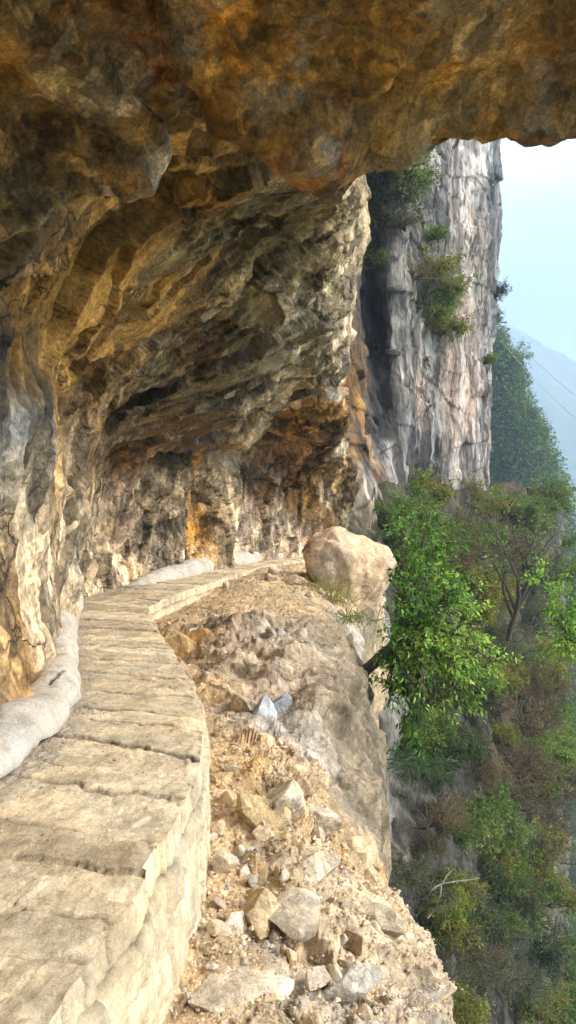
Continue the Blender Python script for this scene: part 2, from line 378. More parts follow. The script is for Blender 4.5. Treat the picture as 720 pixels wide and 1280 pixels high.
cave_seeds = [
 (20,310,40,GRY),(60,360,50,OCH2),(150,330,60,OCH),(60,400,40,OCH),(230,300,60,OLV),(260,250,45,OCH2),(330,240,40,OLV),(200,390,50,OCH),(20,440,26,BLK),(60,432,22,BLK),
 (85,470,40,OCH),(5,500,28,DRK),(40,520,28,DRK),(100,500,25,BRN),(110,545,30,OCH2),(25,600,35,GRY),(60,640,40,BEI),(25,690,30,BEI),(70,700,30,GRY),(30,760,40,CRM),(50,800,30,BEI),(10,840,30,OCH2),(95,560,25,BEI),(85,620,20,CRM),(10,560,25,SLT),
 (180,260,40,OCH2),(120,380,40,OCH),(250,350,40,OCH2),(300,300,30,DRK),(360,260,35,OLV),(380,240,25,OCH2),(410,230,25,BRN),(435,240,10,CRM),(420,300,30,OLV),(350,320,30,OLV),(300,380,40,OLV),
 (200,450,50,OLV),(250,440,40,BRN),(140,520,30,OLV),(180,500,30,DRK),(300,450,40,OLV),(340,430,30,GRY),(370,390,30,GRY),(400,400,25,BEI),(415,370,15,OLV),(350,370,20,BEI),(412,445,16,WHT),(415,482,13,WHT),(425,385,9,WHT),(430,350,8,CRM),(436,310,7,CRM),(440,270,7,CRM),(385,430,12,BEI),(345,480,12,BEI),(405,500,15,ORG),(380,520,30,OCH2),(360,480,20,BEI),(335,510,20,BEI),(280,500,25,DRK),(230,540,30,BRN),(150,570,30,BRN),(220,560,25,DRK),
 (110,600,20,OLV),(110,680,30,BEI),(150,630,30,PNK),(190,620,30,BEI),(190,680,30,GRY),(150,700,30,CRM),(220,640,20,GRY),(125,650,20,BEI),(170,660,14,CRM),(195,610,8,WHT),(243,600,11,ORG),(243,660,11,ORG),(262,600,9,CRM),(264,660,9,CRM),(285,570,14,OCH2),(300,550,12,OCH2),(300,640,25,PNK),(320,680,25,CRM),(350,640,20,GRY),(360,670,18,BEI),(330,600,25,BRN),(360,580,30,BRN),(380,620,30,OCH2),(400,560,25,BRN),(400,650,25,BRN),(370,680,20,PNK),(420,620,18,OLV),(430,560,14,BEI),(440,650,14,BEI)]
def col_cave(V, V2, N, ex):
    e1, e2, c2, f3, c3, splin = ex
    C = seed_colors(V, cave_seeds, .8, .28) * 1.38 * np.array([1.04, .98, .87])
    C = C * (1 - .9 * f3[:, None]) + np.array((.62, .47, .28)) * (1 + .3 * fbm(V, .4, 3, 97))[:, None] * .9 * f3[:, None]
    ang = V[:, 0] / np.maximum(V[:, 1], 1); wob = .003 * fbm(V, .5, 3, 96)
    o_m = (np.exp(-((ang + .1165 + wob) / .0085) ** 4) * sstep(3.2, 2.9, V[:, 2]) * sstep(.3, .6, V[:, 2]) * (V[:, 1] > 15) * (1 - .5 * sstep(0, .3, fbm(V, .5, 3, 95))))[:, None]
    C = C * (1 - .85 * o_m) + np.array((.52, .27, .05)) * .85 * o_m
    shade_m = (np.exp(-((ang + .130 + wob) / .004) ** 4) * sstep(3.2, 2.9, V[:, 2]) * (V[:, 1] > 15))[:, None]; C = C * (1 - .75 * shade_m) + np.array(DRK) * .75 * shade_m  # dark shading left of the column, painted into the rock colour
    m = 1 + .4 * (c2 - .5) * (.4 + .6 * splin) + .3 * (c3 - .5) * splin
    C = C * m[:, None]
    # freshly broken pale chips
    chip = sstep(.80, .9, c3) * sstep(-.1, .4, vnoise(V, .9, 77)) * .55 * np.clip((V[:, 1] - 6) / 6, 0, 1)
    C = C * (1 - chip[:, None]) + np.array(CRM) * chip[:, None]
    crack = (1 - sstep(.0, .035, e1)) * .5 + (1 - sstep(.0, .06, e2)) * .45 * splin
    C = C * (1 - np.clip(crack, 0, .75))[:, None]
    return np.concatenate([C, splin[:, None]], 1)
rock_body('cave_wall', cav, [12, 60, 90, 90, 60, 70, 70, 70, 60, 50], [10, 80, 90, 90, 90, 90, 24, 20], disp_cave, col_cave, M_cave, flip=False)

# ------------------------------------------------------------------ near ceiling slab and its neighbour
lipA_ = [P(110,-180,2.9), P(150,-60,3.0), P(180,20,3.0), P(215,92,3.1), P(262,130,3.2), P(300,165,3.3), P(345,200,3.4), P(387,230,3.5), P(430,210,3.6), P(480,205,3.7), P(520,190,3.7), P(590,174,3.8), P(640,168,3.8), P(720,166,3.8), P(820,150,3.8), P(880,60,3.9), P(900,-200,4.0), P(905,-1500,4.0)]
lipA = [p + np.array([0, 0, .10 if k_ < 8 else .0 if k_ < 9 else -.06]) for k_, p in enumerate(lipA_)]
offA = [(0,-9,.9),(0,-4,1.0),(0,-2.2,.85),(0,-1.3,.62),(0,-.7,.40),(0,-.25,.16),(0,0,0),(0,.2,.22),(0,.42,.8),(0,.6,2.5),(0,.6,14)]
ctrlA = [[p + np.array(o) for p in lipA] for o in offA]
def disp_near(V, N):
    w = .12 * np.stack([fbm(V, .6, 2, 5), fbm(V, .6, 2, 15), fbm(V, .6, 2, 25)], 1)
    f1, e1, c1 = facets(V + w, .75, 12, .5); f2, e2, c2 = facets(V + w * .5, .25, 22); fine = fbm(V, .2, 5, 42, .6)
    f3, e3, c3 = facets(V + w * .3, .1, 33)
    f1 = .4 * f1 * sstep(0, .06, e1) + crease(V + w, .8, 211); f2 = .4 * f2 * sstep(0, .12, e2) + crease(V + w * .5, .28, 221); f3 = .4 * f3 + crease(V, .1, 231)
    pit = np.clip(vnoise(V, .16, 71) - .12, 0, 1)
    D = .13 * fbm(V, 1.3, 3, 4) + .11 * f1 + .06 * f2 * sstep(-.3, .2, vnoise(V, .7, 92)) + .02 * f3 * sstep(-.1, .2, vnoise(V, .4, 93)) + .010 * fine - .04 * pit
    return D, (e1, e2, c1, c2)
seedsA = [(380,60,60,OCH2),(300,60,50,OCH),(240,70,40,OCH),(430,40,40,OCH2),(500,60,40,OCH),(560,90,30,ORG),(540,30,30,DRK),(575,60,20,BLK),(600,30,30,GRY),(640,60,40,BRN),(700,60,50,BRN),(560,150,40,OLV),(480,130,40,OLV),(500,100,25,BRN),(410,120,30,BRN),(400,190,30,RED),(375,190,16,RED),(440,180,30,OCH2),(460,60,30,OCH),(620,130,30,OCH2),(640,150,20,DRK),(700,140,30,BRN),(200,30,20,RED),(380,120,20,OCH),(330,150,30,OCH)]
def col_near(seeds):
    def f(V, V2, N, ex):
        e1, e2, c1, c2 = ex
        C = seed_colors(V, seeds, .4, .06) * np.array([1.95, 1.78, 1.5])
        C = C * (1 + .3 * (c2 - .5))[:, None]
        C = C * (1 + .8 * np.clip(fbm(V, .25, 5, 88, .65), -.6, .8))[:, None]
        for sc0, sd, thr, cc, am in ((.6, 201, .20, BRN, .55), (.4, 211, .26, BLK, .5), (.5, 221, .16, (.30,.25,.17), .55), (.6, 231, .22, ORG, .45), (.25, 241, .3, OCH, .5)):
            m_ = (sstep(thr, thr + .07, fbm(V, sc0, 5, sd, .62)) * am)[:, None]; C = C * (1 - m_) + np.array(cc) * m_
        vein = np.abs(fbm(V, .7, 4, 251, .55)); m_ = ((1 - sstep(.0, .022, vein)) * sstep(.0, .25, vnoise(V, .6, 252)) * .4)[:, None]
        return C * (1 - m_) + np.array((.42, .32, .17)) * m_
    return f
rock_body('overhang_slab', ctrlA, [8, 20, 40, 60, 80, 50, 40, 30, 20, 8], 430, disp_near, col_near(seedsA), M_near, flip=True)

lipB = [P(-500,420,3.4), P(-150,335,3.6), P(0,292,3.8), P(40,284,3.9), P(80,268,3.95), P(118,258,4.0), P(160,250,4.0), P(190,222,4.0), P(203,196,4.0), P(203,150,3.9), P(216,105,3.6), P(205,50,3.4), P(190,0,3.3), P(180,-60,3.1)]
lipB = [p + np.array([0, 0, .02]) for p in lipB]
ctrlB = []
nB = len(lipB)
for k, (f, dz) in enumerate([(1.0, 0), (.72, 0), (.45, .03), (.22, .05), (.07, .04), (0, 0)]):
    row = []
    for j, p in enumerate(lipB):
        t = P(-420 + 560 * j / (nB - 1), -120, 2.7)
        row.append(p * (1 - f) + t * f + np.array([0, 0, dz]))
    ctrlB.append(row)
ctrlB = [[q + np.array([0, -8, .3]) for q in ctrlB[0]], [q + np.array([0, -2, .4]) for q in ctrlB[0]]] + ctrlB
ctrlB += [[q + np.array([.02, .18, .16]) for q in lipB], [q + np.array([0, .45, .5]) for q in lipB], [q + np.array([0, .8, 1.6]) for q in lipB]]
seedsB = [(60,150,30,(.24,.19,.10)),(110,130,26,(.22,.18,.11)),(120,200,24,(.20,.17,.11)),(50,215,22,(.24,.17,.08)),(203,170,7,CRM),(200,200,7,CRM),(185,228,7,CRM),(166,246,7,CRM),(142,255,6,CRM),(118,259,6,CRM),(96,242,5,CRM),(70,262,5,BEI),(40,280,5,BEI),(185,130,14,BRN),(150,170,16,OLV),(140,215,16,SLT),(165,215,12,SLT),(40,20,50,OLV),(60,60,30,RED),(120,60,40,BRN),(150,30,30,RED),(20,110,40,OCH2),(60,110,30,OLV),(100,140,40,OLV),(140,120,40,GRY),(175,100,25,SLT),(60,180,40,OCH2),(110,190,30,OLV),(140,230,25,SLT),(190,205,12,CRM),(165,248,9,CRM),(120,258,8,BEI),(30,240,40,OLV),(10,280,30,OLV),(80,240,20,DRK),(205,120,15,BRN),(205,80,12,RED),(60,130,12,BEI),(90,170,14,OCH)]
rock_body('cave_ceiling', ctrlB, [8, 10, 60, 70, 60, 50, 40, 24, 12, 8], 330, disp_near, col_near(seedsB), M_near, flip=True)

# ------------------------------------------------------------------ rubble ledge and rock outcrop
led = [
 [W(-1.1,-6,-.8), W(-.4,-6,-.85), W(.2,-6,-.95), W(.8,-6,-1.1), W(1.3,-6,-1.7), W(1.6,-6,-4), W(1.8,-6,-30)],
 [W(-.95,2.0,-.8), W(-.4,2.0,-.85), W(.1,2.0,-.95), W(.6,2.1,-1.1), W(1.02,2.3,-1.4), W(1.25,2.7,-4), W(1.5,3,-30)],
 [P(110,1290,3.6), P(230,1280,3.67), P(380,1272,3.8), P(510,1262,4.0), P(586,1290,4.4), P(600,1550,4.9), P(620,7000,5.2)],
 [P(180,1150,4.6), P(265,1132,4.68), P(350,1125,4.8), P(440,1132,4.95), P(528,1185,5.3), P(556,1420,5.8), P(580,6500,6.2)],
 [P(215,1045,5.4), P(275,1035,5.5), P(350,1030,5.6), P(410,1042,5.7), P(478,1112,6.1), P(500,1320,6.7), P(530,6000,7)],
 [P(225,970,6.2), P(285,950,6.4), P(345,945,6.7), P(398,958,6.95), P(447,1050,6.9), P(476,1110,7.1), P(500,5500,8)],
 [P(225,895,7.7), P(288,882,7.9), P(345,862,8.5), P(392,872,8.4), P(442,955,7.9), P(477,1030,8.0), P(495,5000,9)],
 [P(205,835,9.2), P(262,815,9.5), P(330,803,10.1), P(388,800,10.3), P(440,865,9.7), P(473,945,9.7), P(490,4400,10.6)],
 [P(180,795,11.5), P(245,778,12), P(315,765,12.3), P(375,765,12.5), P(425,792,12.3), P(457,870,12.2), P(475,3600,13)],
 [P(180,770,14.5), P(260,745,15), P(325,733,15.5), P(375,732,15.8), P(415,748,15.8), P(448,800,15.6), P(450,3000,16)],
 [P(225,748,17), P(295,722,17.6), P(348,710,18), P(385,711,18.2), P(435,722,18.2), P(482,755,18), P(490,2600,18.5)],
 [P(290,720,21), P(345,703,22), P(390,700,22.5), P(420,704,23), P(450,720,23), P(470,800,23), P(480,2200,23)],
]
def disp_ledge(V, N):
    pr = V
    w = .1 * np.stack([fbm(V, .5, 2, 5), fbm(V, .5, 2, 15), fbm(V, .5, 2, 25)], 1)
    S = (V + w)
    f0, e0, c0 = facets(S, 1.1, 10, .5)
    f1, e1, c1 = facets(S, .42, 12, .8); f0 = f0 * sstep(0, .12, e0); f1 = f1 * sstep(0, .1, e1); f0 = .45 * f0 + .8 * crease(V + w, .9, 411); f1 = .55 * f1 + .75 * crease(V, .38, 421); f2, e2, c2 = facets(V + w * .3, .16, 22, .9); f3, e3, c3 = facets(V, .06, 23, .9)
    # trodden gravel strip by the wall and on the top of the outcrop
    side = V[:, 0] - np.interp(V[:, 1], [2.4, 3.67, 4.65, 5.4, 6.4, 8, 9.5], [0, -.1, -.28, -.38, -.48, -.75, -1.2])
    gravel = 1 - sstep(-.05, .3, side + .25 * vnoise(V, .4, 9))
    gravel = gravel * (1 - sstep(7.0, 8.2, V[:, 1]))
    top = sstep(11.3, 12.6, V[:, 1]) * sstep(.4, .8, N[:, 2])
    gravel = np.maximum(gravel, top * .85)
    # dark weathered flank of the outcrop: smoother, streaked
    flank = sstep(.55, .25, N[:, 2]) * sstep(6.6, 7.4, V[:, 1])
    rough = (1 - gravel) * (1 - .35 * flank)
    slab = sstep(.0, .3, vnoise(V, .9, 301))
    out_ = sstep(7.2, 8.0, V[:, 1]) * sstep(13, 12, V[:, 1])
    fo, eo, _ = facets(V * np.array([1, 1, .5]) + w, .55, 433); f1 = f1 * (1 - .3 * out_)
    D = out_ * rough * (.08 * crease(V * np.array([1, 1, .6]), .3, 431) + .11 * fo * sstep(0, .22, eo)) + rough * (.13 * f0 + .11 * f1 * (1 - .4 * slab) + (.035 * f2 + .012 * f3) * (1 - .5 * sstep(7, 7.6, V[:, 1]))) + gravel * (.012 * f2 + .008 * f3) + .05 * fbm(V, 1.0, 3, 4) + .006 * fbm(V, .05, 2, 43)
    return D, (e1, e2, c1, c2, c3, gravel, flank)
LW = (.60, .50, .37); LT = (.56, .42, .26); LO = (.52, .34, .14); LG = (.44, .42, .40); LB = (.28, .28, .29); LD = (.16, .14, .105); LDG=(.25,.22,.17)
seedsL = [(300,840,20,(.40,.34,.25)),(345,830,20,(.42,.37,.29)),(370,880,16,(.36,.32,.25)),(300,800,20,(.38,.31,.23)),(350,790,20,(.36,.31,.24)),(230,1200,50,LT),(280,1100,50,LT),(260,1000,30,LW),(330,1200,50,LG),(300,1250,40,LW),(400,1240,40,LG),(450,1200,40,LW),(520,1230,40,LG),(560,1260,30,LG),(480,1140,30,LW),(400,1140,40,LW),(340,1140,30,LO),(420,1100,40,LW),(350,1060,40,LW),(320,1010,40,LO),(370,1010,30,LW),(420,1060,20,LO),(455,1070,18,LO),(300,950,40,LO),(350,960,30,LW),(340,900,25,LG),(325,890,14,LB),(350,880,12,LB),(380,920,25,LG),(270,860,30,LT),(250,900,20,LW),(220,805,20,LO),(245,800,15,LO),(300,800,30,PNK),(270,790,18,LDG),(340,800,25,LG),(370,850,20,PNK),(330,850,30,PNK),
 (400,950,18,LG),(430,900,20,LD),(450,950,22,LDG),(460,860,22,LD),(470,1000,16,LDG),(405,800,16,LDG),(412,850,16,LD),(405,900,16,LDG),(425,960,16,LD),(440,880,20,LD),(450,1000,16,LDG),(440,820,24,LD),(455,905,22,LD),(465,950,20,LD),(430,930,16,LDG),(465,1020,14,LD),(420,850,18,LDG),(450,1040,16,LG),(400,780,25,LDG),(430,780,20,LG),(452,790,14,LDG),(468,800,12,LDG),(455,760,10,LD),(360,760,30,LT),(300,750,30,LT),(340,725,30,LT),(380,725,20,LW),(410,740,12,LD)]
def col_ledge(V, V2, N, ex):
    e1, e2, c1, c2, c3, gravel, flank = ex
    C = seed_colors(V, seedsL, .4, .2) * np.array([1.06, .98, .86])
    c2 = facets(V2, .17, 522)[2]; c3 = facets(V2, .06, 523)[2]
    C = C * (1 + .3 * (c2 - .5) + .25 * (c3 - .5))[:, None]
    G = np.array(LT) * np.array([1, .96, .9]) * (1 + .3 * (c3 - .5) + .2 * (c2 - .5))[:, None]
    C = C * (1 - .7 * gravel[:, None]) + G * .7 * gravel[:, None]
    C = C * (1 - .35 * (1 - sstep(0, .05, e1)) * (1 - gravel))[:, None]
    mask = sstep(-2.5, -5, V[:, 2])[:, None]
    return C * (1 - mask) + np.array(GRY) * mask
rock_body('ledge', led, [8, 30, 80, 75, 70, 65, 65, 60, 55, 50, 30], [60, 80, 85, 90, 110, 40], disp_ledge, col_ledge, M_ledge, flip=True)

# ------------------------------------------------------------------ far cliff
rowsD = [1500, 900, 720, 640, 560, 480, 400, 320, 230, 140, 20, -500]
def colD(pxs, ds):
    r = rowsD; out = []
    for k, py in enumerate(r):
        px = np.interp(-py, [-p for p in [900, 640, 400, 180, -500]], pxs); d = np.interp(-py, [-p for p in [900, 640, 400, 180, -500]], ds)
        out.append(P(px, py, d))
    return out
colsD = [colD([350]*5, [26, 26, 26, 26, 26]), colD([410, 410, 412, 412, 412], [25, 25, 26, 26, 26]), colD([440, 445, 430, 440, 440], [24.5, 24.5, 27, 27, 27]),
 colD([460, 462, 448, 450, 450], [25, 25.5, 32, 31, 29]), colD([475, 480, 470, 468, 470], [26, 27, 33, 31.5, 30]), colD([490, 493, 488, 490, 490], [27, 29, 31, 31, 31]),
 colD([505, 507, 505, 510, 512], [30, 31.5, 31.5, 33, 33]), colD([530, 532, 528, 530, 530], [32, 34, 34, 34.5, 35]), colD([560, 560, 555, 560, 560], [35, 36.5, 36, 36, 37]),
 colD([590, 588, 588, 595, 600], [38, 39.5, 39, 39, 40]), colD([608, 605, 610, 618, 622], [42, 43, 42, 42, 42]), colD([604, 602, 610, 620, 622], [50, 50, 48, 48, 48]), colD([560]*5, [75]*5)]
def disp_cliff(V, N):
    S = V * np.array([1, 1, .3])
    big = ridged(S, 5, 3, 5)
    f0, e0, c0 = facets(S + .5 * np.stack([fbm(V, 3, 2, 5)] * 3, 1), 3.2, 10, .5)
    f1, e1, c1 = facets(V * np.array([1, 1, .35]) + .3 * np.stack([fbm(V, 1.5, 2, 7)] * 3, 1), 1.1, 14, .8)
    f2, e2, c2 = facets(V * np.array([1, 1, .5]), .4, 24, .8)
    f0 = f0 * sstep(0, .08, e0); f1 = f1 * sstep(0, .14, e1); f2 = f2 * sstep(0, .2, e2)
    f0 = .4 * f0 + crease(S, 2.6, 311); f1 = .4 * f1 + crease(V * np.array([1, 1, .4]), 1.1, 321); f2 = .4 * f2 + crease(V * np.array([1, 1, .6]), .42, 331)
    smooth = np.clip(1.3 - np.abs(V[:, 0] - 8) / 5, 0, 1) * (V[:, 2] < 11)
    lay = facets(V * np.array([.25, .25, 1]), 1.3, 77, .6)[0]
    D = .10 * big + .24 * f0 * (1 - .4 * smooth) + .15 * f1 * (1 - .5 * smooth) + .07 * f2 + .12 * lay + .05 * fbm(V, .6, 3, 8)
    return D, (e0, e1, c1, c2)
seedsD = [(618,230,9,SLT),(618,300,9,SLT),(612,350,7,DRK),(608,480,6,SLT),(606,560,6,DRK),(500,600,14,DRK),(525,580,12,BLK),(486,370,9,BLK),(484,450,10,BLK),(482,520,10,BLK),(470,480,12,DRK),(448,420,12,BRN),(446,470,12,BRN),(465,600,10,BRN),(530,600,16,BLK),(515,540,12,BLK),(540,560,10,BLK),(462,440,22,BLK),(470,540,20,BLK),(455,520,14,BRN),(478,400,14,BLK),(585,500,22,(.46,.35,.28)),(570,560,18,(.46,.36,.29)),(600,570,12,(.46,.36,.29)),(560,500,14,(.45,.35,.28)),(440,660,18,BEI),(455,600,12,WHT),(445,560,20,OCH2),(440,500,25,OCH2),(450,450,25,BRN),(455,400,25,BLK),(470,380,20,BLK),(450,340,20,SLT),(470,330,15,DRK),(460,260,25,DRK),(440,280,10,DRK),(490,250,18,PNK),(495,340,9,WHT),(497,400,7,WHT),(498,470,7,WHT),(487,430,8,SLT),(480,470,14,BLK),(475,520,18,DRK),(480,570,10,WHT),(488,600,8,WHT),  # black cleft seeds: dark wet rock, plus the cleft's shadow painted into the colour
 (520,220,20,GRY),(550,220,25,LG),(590,220,20,LG),(610,210,10,SLT),(616,260,8,SLT),(585,290,20,PNK),(560,270,20,GRY),(540,260,15,SLT),(600,330,15,GRY),(610,400,8,SLT),(606,440,8,LG),(530,440,15,GRY),(520,480,18,PNK),(540,470,8,DRK),(560,470,20,PNK),(570,520,25,(.42,.33,.26)),(585,560,22,(.44,.35,.28)),(590,600,18,(.42,.34,.28)),(580,440,18,PNK),(600,520,8,GRY),(603,600,7,DRK),
 (505,520,15,SLT),(520,560,20,BLK),(510,590,18,DRK),(540,590,12,BLK),(545,540,8,LG),(550,610,10,WHT),(500,560,10,BLK),(530,630,14,SLT),(530,400,25,GRY),(560,350,25,GRY),(505,300,10,SLT)]
def col_cliff(V, V2, N, ex):
    e0, e1, c1, c2 = ex
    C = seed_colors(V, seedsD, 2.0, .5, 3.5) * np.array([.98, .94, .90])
    C = C * (1 + .5 * (c1 - .5) + .45 * (c2 - .5))[:, None]
    Sv = V * np.array([1, 1, .12]); m_ = (sstep(.18, .28, fbm(Sv, 1.6, 5, 401, .6)) * .75)[:, None]; C = C * (1 - m_) + np.array((.07, .07, .075)) * m_
    m_ = (sstep(.2, .3, fbm(Sv, 1.1, 5, 411, .6)) * .4 * sstep(.13, .15, V[:, 0] / np.maximum(V[:, 1], 1)))[:, None]; C = C * (1 - m_) + np.array((.55, .53, .50)) * m_
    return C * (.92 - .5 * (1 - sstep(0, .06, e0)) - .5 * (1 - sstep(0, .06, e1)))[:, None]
A = np.swapaxes(np.array(colsD), 0, 1)
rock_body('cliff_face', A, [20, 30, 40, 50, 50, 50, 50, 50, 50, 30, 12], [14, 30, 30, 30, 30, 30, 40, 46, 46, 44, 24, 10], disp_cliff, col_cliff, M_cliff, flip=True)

# ------------------------------------------------------------------ lower cliff below the ledge level
rowsE = [610, 680, 760, 850, 940, 1030, 1120, 1200, 1290, 1700, 5000]
def colE(px, ds):
    return [P(px + o, py, np.interp(py, [610, 760, 940, 1120, 1290, 5000], ds)) for py, o in zip(rowsE, [0]*11)]
colsE = [colE(400, [23,22,20,19,18,20]), colE(455, [26,22,19,17,16.5,19]), colE(490, [28,23,19.5,17.5,17,20]), colE(520, [31,25,21,18.5,18,21]), colE(550, [34,27,22,20,19,22]),
 colE(585, [38,30,25,22,21.5,24]), colE(615, [42,34,28,25,24,27]), colE(650, [44,38,31,29,28,31]), colE(675, [46,41,35,33,32,35]), colE(694, [50,46,40,38,37,40]), colE(700, [62,58,52,50,50,50]), colE(690, [90,85,80,80,80,80])]
def disp_low(V, N):
    S = V * np.array([1, 1, .45])
    f0, e0, c0 = facets(S + .5 * np.stack([fbm(V, 3, 2, 5)] * 3, 1), 2.6, 40, .6)
    f1, e1, c1 = facets(S + .2 * np.stack([fbm(V, 1, 2, 7)] * 3, 1), .8, 44, .8); f2, e2, c2 = facets(V * np.array([1, 1, .6]), .3, 54, .8)
    f0 = f0 * sstep(0, .1, e0); f1 = .4 * f1 * sstep(0, .15, e1) + crease(V * np.array([1, 1, .5]), .9, 341); f2 = f2 * .5 + crease(V, .3, 351)
    D = .5 * f0 + .18 * f1 + .06 * f2 + .4 * fbm(V, 4, 3, 8)
    return D, (e0, e1, c1, c2)
VEG = (.07, .075, .03); VBR = (.10, .08, .045)
seedsE = [(500,930,20,DRK),(490,1050,20,GRY),(520,1000,15,SLT),(515,1050,14,GRY),(560,960,14,GRY),(560,1010,14,DRK),(600,950,30,VBR),(640,900,30,VBR),(640,1000,25,VBR),(600,1080,30,VEG),(520,1120,20,DRK),(560,1180,20,SLT),(640,1130,25,DRK),(600,1220,25,DRK),(660,1210,20,GRY),(680,1050,10,CRM),(684,1100,10,GRY),(690,1150,10,(.4,.25,.17)),(700,900,15,LG),(690,1200,12,GRY),(650,760,40,VBR),(560,750,40,VEG),(580,1150,20,BLK),(600,1000,20,BLK),(700,940,12,LG)]
def col_low(V, V2, N, ex):
    e0, e1, c1, c2 = ex
    C = seed_colors(V, seedsE, 2.0, .9, 3.)
    m_ = (sstep(.05, .2, fbm(V * np.array([1, 1, .3]), 2.2, 5, 501, .6)) * .65)[:, None]
    C = C * .75 * (1 - m_) + np.array((.05, .048, .042)) * m_
    return C * (1 + .4 * (c1 - .5) + .35 * (c2 - .5) - .4 * (1 - sstep(0, .06, e0)))[:, None]
A = np.swapaxes(np.array(colsE), 0, 1)
rock_body('lower_cliff', A, [20, 30, 36, 36, 36, 36, 32, 32, 24, 10], [14, 30, 30, 30, 32, 32, 30, 26, 24, 14, 8], disp_low, col_low, M_low, flip=False)

# ------------------------------------------------------------------ wooded hill, valley, mountains
rowsF = [430, 455, 485, 520, 550, 585, 620, 650, 700, 800, 1000, 1400]
silF = [613, 626, 643, 655, 667, 682, 692, 700, 712, 740, 800, 880]
ctrlF = [[P(470, py - 40, 150), P(560, py - 30, 128), P(600, py - 12, 118), P(600 + (sx - 600) * .6, py - 4, 114), P(sx, py, 118), P(sx - 4, py, 135), P(sx - 60, py, 190)] for py, sx in zip(rowsF, silF)]
ctrlF = [[p + np.array([0, 30, -12]) for p in ctrlF[0]]] + ctrlF
def disp_hill(V, N): return 2.2 * fbm(V, 14, 4, 5), None
def col_flat(c): return lambda V, V2, N, ex: np.array(c) * (1 + .4 * fbm(V, 6, 3, 9))[:, None]
M_hill = rock_mat('wooded_soil', s=5, bump=.4, contrast=.7)
rock_body('hill', ctrlF, 160, 120, disp_hill, col_flat((.05, .06, .025)), M_hill, flip=False)

g = np.linspace(-1, 1, 160); gx, gy = np.meshgrid(np.sign(g) * np.abs(g) ** 2 * 2600, np.sign(g) * np.abs(g) ** 2 * 2600 + 60, indexing='ij')
vz = np.full(gx.size, 0.); VV = np.stack([gx.ravel(), gy.ravel(), vz], 1)
VV[:, 2] = -75 + 9 * fbm(VV, 60, 4, 3) + sstep(60, 500, VV[:, 0] - .25 * VV[:, 1]) * 30
M_val = rock_mat('valley_growth', s=12, bump=.4, contrast=.7)
o = make_mesh('valley_floor', VV, grid_faces(160, 160), M_val, None, True, np.array((.06, .085, .035)) * (1 + .4 * fbm(VV, 25, 3, 9))[:, None]); tag(o, kind='structure')
def mountain(name, dist, pts, depth, col, seed):
    pts = np.array(pts, float); n, m = 240, 60
    px = np.linspace(pts[0, 0], pts[-1, 0], n); py = np.interp(px, pts[:, 0], pts[:, 1])
    V = np.zeros((n, m, 3))
    for j in range(m):
        t = j / (m - 1) * 2 - 1                      # -1 near foot, 0 crest, 1 far foot
        top = EYE - (py - 640) / 1000 * dist
        V[:, j, 0] = (px - 360) / 1000 * dist; V[:, j, 1] = dist + t * depth; V[:, j, 2] = -80 + (top + 80) * (1 - abs(t)) ** 1.3
    V = V.reshape(-1, 3); V[:, 2] += 9 * fbm(V, 90, 5, seed, .55); V[:, 0] += 10 * fbm(V, 60, 3, seed + 5)
    o = make_mesh(name, V, grid_faces(n, m), M_val, None, True, np.array(col) * (1 + .3 * fbm(V, 40, 3, 9))[:, None]); return tag(o, kind='structure')
mountain('mountain_ridge', 560, [(-700, 500), (300, 480), (560, 520), (640, 560), (700, 610), (730, 622), (800, 600), (950, 560), (1500, 470)], 260, (.05, .08, .05), 3)
mountain('far_mountain_ridge', 1000, [(-900, 420), (300, 380), (560, 375), (630, 392), (680, 425), (720, 450), (800, 420), (950, 360), (1700, 330)], 420, (.05, .08, .05), 13)

# ------------------------------------------------------------------ path
Rp = [W(-1.0,-6,0), W(-.85,0,0), P(60,1262,2.57), P(160,1130,3.27), P(225,1012,4.3), P(245,950,5.16), P(250,890,6.4), P(240,850,7.6), P(217,815,9.1), P(197,784,10.8), P(186,757,12.8), P(232,738,14.3), P(290,718,16.9), P(345,704,19.3), P(440,692,22.5)]
Lp = [W(-2.2,-6,0), W(-2.05,0,0), W(-1.9,2.5,0), W(-1.82,3.3,0), P(0,975,4.78), P(60,925,5.6), P(92,880,6.67), P(92,842,7.9), P(88,808,9.5), P(88,780,11.4), P(97,752,13.6), P(155,736,15.0), P(225,718,17.2), P(300,702,20.4), P(440,686,24)]
NP = 900
Rc = catmull(np.array(Rp), NP); Lc = catmull(np.array(Lp), NP)
mid = (Rc + Lc) / 2
arc = np.concatenate([[0], np.cumsum(np.linalg.norm(np.diff(mid, axis=0), axis=1))])
# resample so that there is more detail close to the camera
sa = np.concatenate([np.linspace(0, 6.5, 40), np.linspace(6.5, 14, 420)[1:], np.linspace(14, arc[-1], 520)[1:]])
Rc = np.stack([np.interp(sa, arc, Rc[:, k]) for k in range(3)], 1); Lc = np.stack([np.interp(sa, arc, Lc[:, k]) for k in range(3)], 1)
ns = len(sa)
